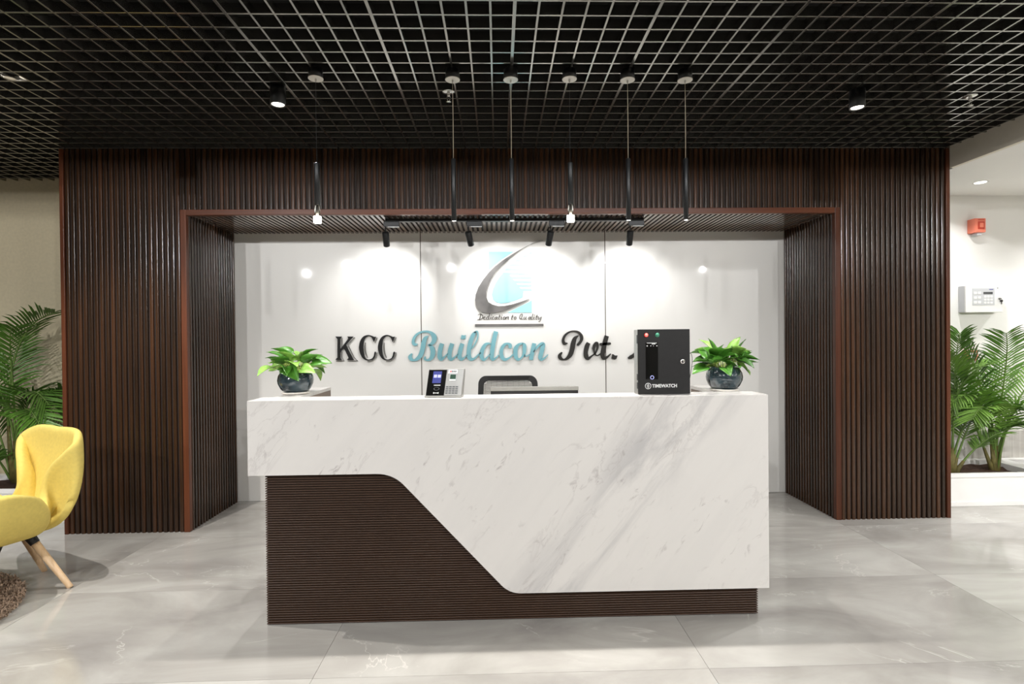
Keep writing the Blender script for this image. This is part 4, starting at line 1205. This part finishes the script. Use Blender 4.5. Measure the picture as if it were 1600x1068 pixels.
def rrect(wd, z0, z1, r, n=6, taper=0.0):
    pts = []
    for cx_, cz_, a0 in ((wd / 2 - r, z1 - r, 0), (-wd / 2 + r, z1 - r, 90), (-wd / 2 + r, z0 + r, 180), (wd / 2 - r, z0 + r, 270)):
        for k in range(n + 1):
            a = R(a0 + 90 * k / n)
            x, z = cx_ + r * math.cos(a), cz_ + r * math.sin(a)
            pts.append((x * (1 - taper * (z - z0) / (z1 - z0)), z))
    return pts


o_, i_ = rrect(.43, .62, 1.098, .05, taper=.08), rrect(.355, .655, 1.066, .035, taper=.08)
n = len(o_)
vs = []
for y in (-.018, .018):
    for x, z in o_ + i_:
        vs.append((x, -.08 + y - .16 * ((z - .6) ** 2) * 0 + (.035 * (x / .2) ** 2) * -1, z))
fs = []
for k in range(n):
    j = (k + 1) % n
    fs += [(k, j, n + j, n + k), (2 * n + k, 3 * n + k, 3 * n + j, 2 * n + j), (k, 2 * n + k, 2 * n + j, j), (n + k, n + j, 3 * n + j, 3 * n + k)]
MB().add(vs, fs).build('back_frame', M['black_soft'], oc, local=True)
mm = MB()
for k in range(44):
    z = .655 + .0094 * k
    wv = .178 * (1 - .08 * (z - .62) / .478)
    if k > 41:
        wv -= .02
    mm.tube([(x, -.08 - .035 * (x / .2) ** 2, z) for x in [wv * (q / 5 - 1) for q in range(11)]], .0036, 4, False)
for k in range(9):
    x = -.16 + .04 * k
    mm.tube([(x, -.078 - .035 * (x / .2) ** 2, .655), (x * .94, -.078 - .035 * (x / .2) ** 2, 1.066)], .0014, 4, False)
mo_ = mm.build('back_mesh', M['mesh'], oc, local=True)
MB().box(-.24, .24, -.04, .42, .44, .51, .03).build('seat', M['black_soft'], oc, local=True)
MB().tube([(0, -.07, .64), (0, -.10, .55), (0, -.02, .45), (0, .16, .425)], .022, 10).build('back_bracket', M['black_soft'], oc, local=True)
MB().tube([(0, .18, .44), (0, .18, .12)], .024, 14).build('gas_lift', M['black_soft'], oc, local=True)
for k in range(5):
    a = R(90 + 72 * k)
    e = Vector((.29 * math.cos(a), .18 + .29 * math.sin(a), .085))
    lg = MB().tube([(0, .18, .13), e[:]], [.026, .016], 8).build('base_leg', M['black_soft'], oc, local=True)
    cs = MB().lathe([(0, -.016), (.024, -.016), (.028, -.01), (.028, .01), (.024, .016), (0, .016)], 14, (e.x, e.y, .029), True, Matrix.Rotation(R(90), 3, 'Y'))
    cs.tube([(e.x, e.y, .085), (e.x, e.y, .05)], .008, 6)
    cs.build('caster', M['black'], oc, local=True).parent = lg


# ================================================================ POTTED POTHOS
def leaf_mesh(L_, W_, fold=.25, droop=.25):
    """heart-shaped leaf along +x, midrib down the middle"""
    vs, fs = [], []
    prof = [(0, .0), (-.06, .30), (.06, .47), (.25, .5), (.5, .43), (.75, .27), (.92, .10), (1.0, 0)]
    for x, w_ in prof:
        for s_ in (-1, -.5, 0, .5, 1):
            y = s_ * w_ * W_
            xx = (x if abs(s_) > .1 else max(x, 0)) * L_
            z = abs(s_) * w_ * W_ * fold * 2 - droop * L_ * x * x + .02 * L_ * math.sin(7 * x + 3 * s_)
            vs.append((xx, y, z))
    for i in range(len(prof) - 1):
        for k in range(4):
            fs.append((i * 5 + k, i * 5 + k + 1, (i + 1) * 5 + k + 1, (i + 1) * 5 + k))
    return vs, fs


def pothos(loc, lab, slab_lab, seed, bias, n_leaf, pale, spread, upright):
    rr = random.Random(seed)
    sx = thing('plant_saucer', slab_lab, 'saucer', loc)
    MB().lathe([(0, .0005), (.066, .0005), (.072, .004), (.075, .012), (.072, .0125), (.066, .008), (0, .008)], 32).build('dish', M['saucer'], sx, local=True)
    z0 = loc[2] + .0082
    t = thing('potted_pothos', lab, 'plant', (loc[0], loc[1], z0))
    MB().lathe([(0, .0005), (.058, .0005), (.064, .004), (.080, .022), (.093, .050), (.0955, .068), (.091, .092), (.080, .112), (.073, .121), (.069, .121), (.072, .112), (.078, .100), (0, .098)], 40).build('pot', M['pot'], t, local=True)
    MB().lathe([(0, .1085), (.04, .110), (.070, .106), (.070, .102), (0, .102)], 20).build('soil', M['soil'], t, local=True)
    st = MB()
    for k in range(n_leaf):
        ring = (k + .5) / n_leaf
        az = k * 2.39996 + rr.uniform(-.3, .3)
        el = 1.35 - 1.30 * ring ** .8 + rr.uniform(-.12, .12)
        ln = rr.uniform(.045, .085) * spread
        d = Vector((math.cos(az) * math.cos(el) + bias * .4, math.sin(az) * math.cos(el) * .9, math.sin(el))).normalized()
        base = Vector((math.cos(az) * .035, math.sin(az) * .035, .108))
        tip = base + d * ln + Vector((0, 0, .03 * (1 - .6 * ring)))
        mid = base + d * ln * .45 + Vector((0, 0, .028))
        st.tube(catmull([base, mid, tip], 3), .0019, 5)
        L_ = rr.uniform(.078, .108)
        W_ = L_ * rr.uniform(.68, .88)
        vs, fs = leaf_mesh(L_, W_, rr.uniform(.1, .32), rr.uniform(.1, .5))
        yaw_ = math.atan2(d.y, d.x) + rr.uniform(-1.1, 1.1)
        pit = max(-.22, upright * (1.2 - 1.25 * ring) + rr.uniform(-.5, .35))
        mt = Matrix.Rotation(yaw_, 3, 'Z') @ Matrix.Rotation(-pit, 3, 'Y') @ Matrix.Rotation(rr.uniform(-.8, .8), 3, 'X')
        mb = MB().add([(mt @ Vector(v) + tip)[:] for v in vs], fs, True)
        lf = mb.build('leaf', M['pothos_pale'] if rr.random() < pale else M['pothos'], t, local=True)
        md = lf.modifiers.new('thick', 'SOLIDIFY')
        md.thickness = .0006
    st.build('stems', M['petiole'], t, local=True)


pothos((-1.222, -.86, 1.0562), 'leafy pale green pothos in a glazed pot, left end of desk', 'white saucer under the left pothos pot', 4, -.5, 38, .5, 1.0, .6)
pothos((1.128, -.985, 1.0562), 'bushy deep green pothos in a glazed pot, right end of desk', 'white saucer under the right pothos pot', 11, -.1, 42, .15, .8, 1.0)


# ================================================================ PLANTERS AND PALMS
def planter(x0, x1, lab, divs):
    t = thing('floor_planter', lab, 'planter', ((x0 + x1) / 2, .26, 0))
    MB().box(x0, x1, .262, .290, .0, .255, .003).build('front_panel', M['white_gloss'], t)
    MB().box(x0, x1, .252, .2615, .0, .035, .002).build('base_moulding', M['white_gloss'], t)
    MB().box(x0, x1, .255, .2615, .225, .257, .002).build('rim', M['white_gloss'], t)
    MB().box(x0, x1, .700, .760, .0, .258, .003).build('back_ledge', M['white_gloss'], t)
    for a, b_ in divs:
        MB().box(a, b_, .2905, .6995, .0, .256, .003).build('divider', M['white_gloss'], t)
    rr = random.Random(int(x0 * 10))
    n, k = 40, 10
    vs = [(x0 + .003 + (x1 - x0 - .006) * i / n, .2905 + .409 * j / k, .215 + rr.uniform(-.012, .012)) for i in range(n + 1) for j in range(k + 1)]
    fs = [(i * (k + 1) + j, (i + 1) * (k + 1) + j, (i + 1) * (k + 1) + j + 1, i * (k + 1) + j + 1) for i in range(n) for j in range(k)]
    MB().add(vs, fs, True).build('soil', M['soil'], t)
    return t


planter(-6.6, XL - .002, 'long white planter behind the yellow chair', [(-4.9, -4.8), (XL - .06, XL - .003)])
planter(XR + .004, 6.6, 'long white planter along the right wall', [(4.16, 4.32)])


def bez(P, t):
    q = [Vector(p) for p in P]
    while len(q) > 1:
        q = [a.lerp(b, t) for a, b in zip(q, q[1:])]
    return q[0]


def palm(fronds, lab, loc, seed, light=.3):
    def clampf(p):
        y = min(p.y, .712)
        x = p.x
        if y > -.03:
            x = min(x, XL - .008) if loc[0] < 0 else max(x, XR + .008)
        return (x, y, p.z)

    rr = random.Random(seed)
    t = thing('areca_palm', lab, 'plant', loc)
    bases = MB()
    for P, LL in fronds:
        pts = [clampf(bez(P, k / 24)) for k in range(25)]
        m_ = M['leaf_light'] if rr.random() < light else M['leaf']
        mb = MB()
        nl = 30
        for k in range(nl):
            u_ = .34 + .66 * (k + .5) / nl
            c = bez(P, u_)
            tg_ = (bez(P, min(1, u_ + .02)) - bez(P, u_ - .02)).normalized()
            sd = tg_.cross(Vector((0, 0, 1)))
            if sd.length < .05:
                sd = Vector((1, 0, 0))
            sd.normalize()
            nrm = sd.cross(tg_).normalized()
            env = math.sin(math.pi * min(1, .22 + .78 * (u_ - .34) / .66 * .93)) ** .6
            for s_ in (-1, 1):
                ln = LL * (.45 + .75 * env) * rr.uniform(.88, 1.1)
                sweep = .55 + .9 * (u_ - .34)
                d = (sd * s_ * 1.0 + tg_ * sweep + nrm * rr.uniform(.1, .42)).normalized()
                wd = .0085 * rr.uniform(.8, 1.2)
                wv = tg_.cross(d).cross(d).normalized() * -wd
                dr = Vector((0, 0, -1)) * ln * rr.uniform(.12, .3)
                a = c
                b_ = c + d * ln * .35 + dr * .06
                e = c + d * ln * .72 + dr * .4
                f = c + d * ln + dr
                up_ = nrm * wd * .35
                vs = [clampf(p) for p in (a - wv * .35, a + up_ * .3, a + wv * .35, b_ - wv, b_ - up_, b_ + wv, e - wv * .75, e - up_ * .6, e + wv * .75, f)]
                mb.add(vs, [(0, 1, 4, 3), (1, 2, 5, 4), (3, 4, 7, 6), (4, 5, 8, 7), (6, 7, 9), (7, 8, 9)])
        fr = mb.build('frond', m_, t)
        MB().tube(pts, [.0085 * (1 - .8 * k / 24) + .0012 for k in range(25)], 7).build('rachis', M['stem'], fr)
    bases = MB()
    b0 = Vector(loc)
    for P, LL in fronds[:6]:
        bases.tube([bez(P, 0) - Vector((0, 0, .03)), bez(P, .05), bez(P, .16)], [.018, .017, .010], 8)
    bases.build('sheath', M['trunk'], t)
    return t


palm(DATA['palmL'], 'dense green palm rising behind the yellow chair', (-3.94, .5, .215), 3, .15)
palm(DATA['palmR'], 'tall green palm with thick stem cluster in the right planter', (4.02, .5, .215), 5, .8)
palm(DATA['palmQ'], 'thin stemmed palm close to the slatted pier in right planter', (3.70, .47, .215), 9, .6)

# ================================================================ FITTINGS ON THE SIDE WALLS
al = thing('alarm_sounder', 'red fire alarm sounder with strobe high on the white wall', 'alarm', (4.085, YW, 2.29))
MB().box(4.038, 4.132, .70, YW - .0005, 2.228, 2.35, .004).build('housing', M['red'], al)
MB().box(4.040, 4.130, .696, .7005, 2.230, 2.348, .002).build('face_plate', M['red'], al)
MB().box(4.060, 4.118, .692, .6965, 2.255, 2.322, .002).build('strobe_window', M['red_dark'], al)
MB().box(4.072, 4.106, .688, .6922, 2.268, 2.308, .004).build('strobe_lens', M['red'], al)
MB().box(4.062, 4.116, .6935, .6958, 2.333, 2.339).build('label_strip', M['red_dark'], al)
MB().box(4.070, 4.108, .71, YW - .0005, 2.205, 2.2275, .004).build('junction_foot', M['grey_plastic'], al)
cp = thing('fire_call_point', 'red square fire call point half hidden by palm leaves', 'alarm', (4.04, YW, 1.16))
MB().box(3.99, 4.09, YW - .05, YW - .0005, 1.115, 1.205, .004).build('housing', M['red'], cp)
MB().box(4.012, 4.068, YW - .054, YW - .0502, 1.135, 1.185, .001).build('press_pane', M['white_plastic'], cp)

fp = thing('fire_alarm_panel', 'white fire alarm control box with keypad on the white wall', 'control panel', (4.116, YW, 1.65))
MB().box(3.956, 4.278, .716, YW - .0005, 1.538, 1.768, .003).build('cabinet', M['grey_plastic'], fp)
MB().box(3.954, 4.280, .70, .7157, 1.536, 1.770, .003).build('door', M['white_plastic'], fp)
MB().box(4.012, 4.208, .6975, .6998, 1.598, 1.744, .001).build('keypad_panel', M['grey_plastic'], fp)
MB().box(4.108, 4.190, .6962, .6974, 1.692, 1.712).build('display', M['lcd_dark'], fp)
for r_ in range(3):
    for c_ in range(2):
        MB().box(4.022 + .036 * c_, 4.050 + .036 * c_, .6955, .6974, 1.612 + .040 * r_, 1.634 + .040 * r_, .001).build('button', M['white_plastic'], fp)
for r_ in range(3):
    for c_ in range(3):
        MB().box(4.112 + .028 * c_, 4.134 + .028 * c_, .6955, .6974, 1.610 + .026 * r_, 1.628 + .026 * r_, .001).build('button', M['white_plastic'], fp)
MB().box(4.160, 4.196, .6966, .6974, 1.730, 1.736).build('print', M['screen'], fp)
MB().lathe([(0, 0), (.004, 0), (.004, .002), (0, .002)], 12, (4.236, .7, 1.745), True, Matrix.Rotation(R(90), 3, 'X')).build('screw', M['lcd_dark'], fp)
MB().lathe([(0, 0), (.009, 0), (.009, .006), (0, .006)], 16, (4.25, .7, 1.652), True, Matrix.Rotation(R(90), 3, 'X')).build('lock', M['chrome'], fp)
ky = thing('key_bunch', 'small dark key hanging from the white control box lock', 'key', (4.252, .69, 1.65))
MB().box(4.238, 4.264, .690, .6935, 1.648, 1.656).build('key_in_lock', M['lcd_dark'], ky)
MB().lathe([(0, -.003), (.011, -.003), (.011, .003), (0, .003)], 14, (4.262, .690, 1.634), True, Matrix.Rotation(R(80), 3, 'X')).build('key_bow', M['black_soft'], ky)
MB().box(4.2575, 4.2655, .688, .691, 1.604, 1.628).build('key_blade', M['lcd_dark'], ky)


def socket(x, z, y, lab, n):
    t = thing('wall_socket', lab, 'socket', (x, y, z))
    MB().box(x - .048, x + .048, y - .008, y - .0003, z - .043, z + .043, .002).build('plate', M['white_plastic'], t)
    for k in range(n):
        a = x - .036 + .072 / n * k
        MB().box(a, a + .072 / n - .004, y - .0105, y - .0081, z - .03, z + .03, .001).build('rocker', M['white_plastic'], t)
    for q in (-.006, .006):
        MB().box(x + .014 + q - .002, x + .014 + q + .002, y - .0108, y - .0105, z - .004, z + .002).build('pin_hole', M['black'], t)


socket(-4.182, .389, YW, 'white socket plate low on the beige wall behind the left palm', 2)
socket(3.944, .377, YW - .018, 'white socket plate low on the grey stone behind the right palm', 2)
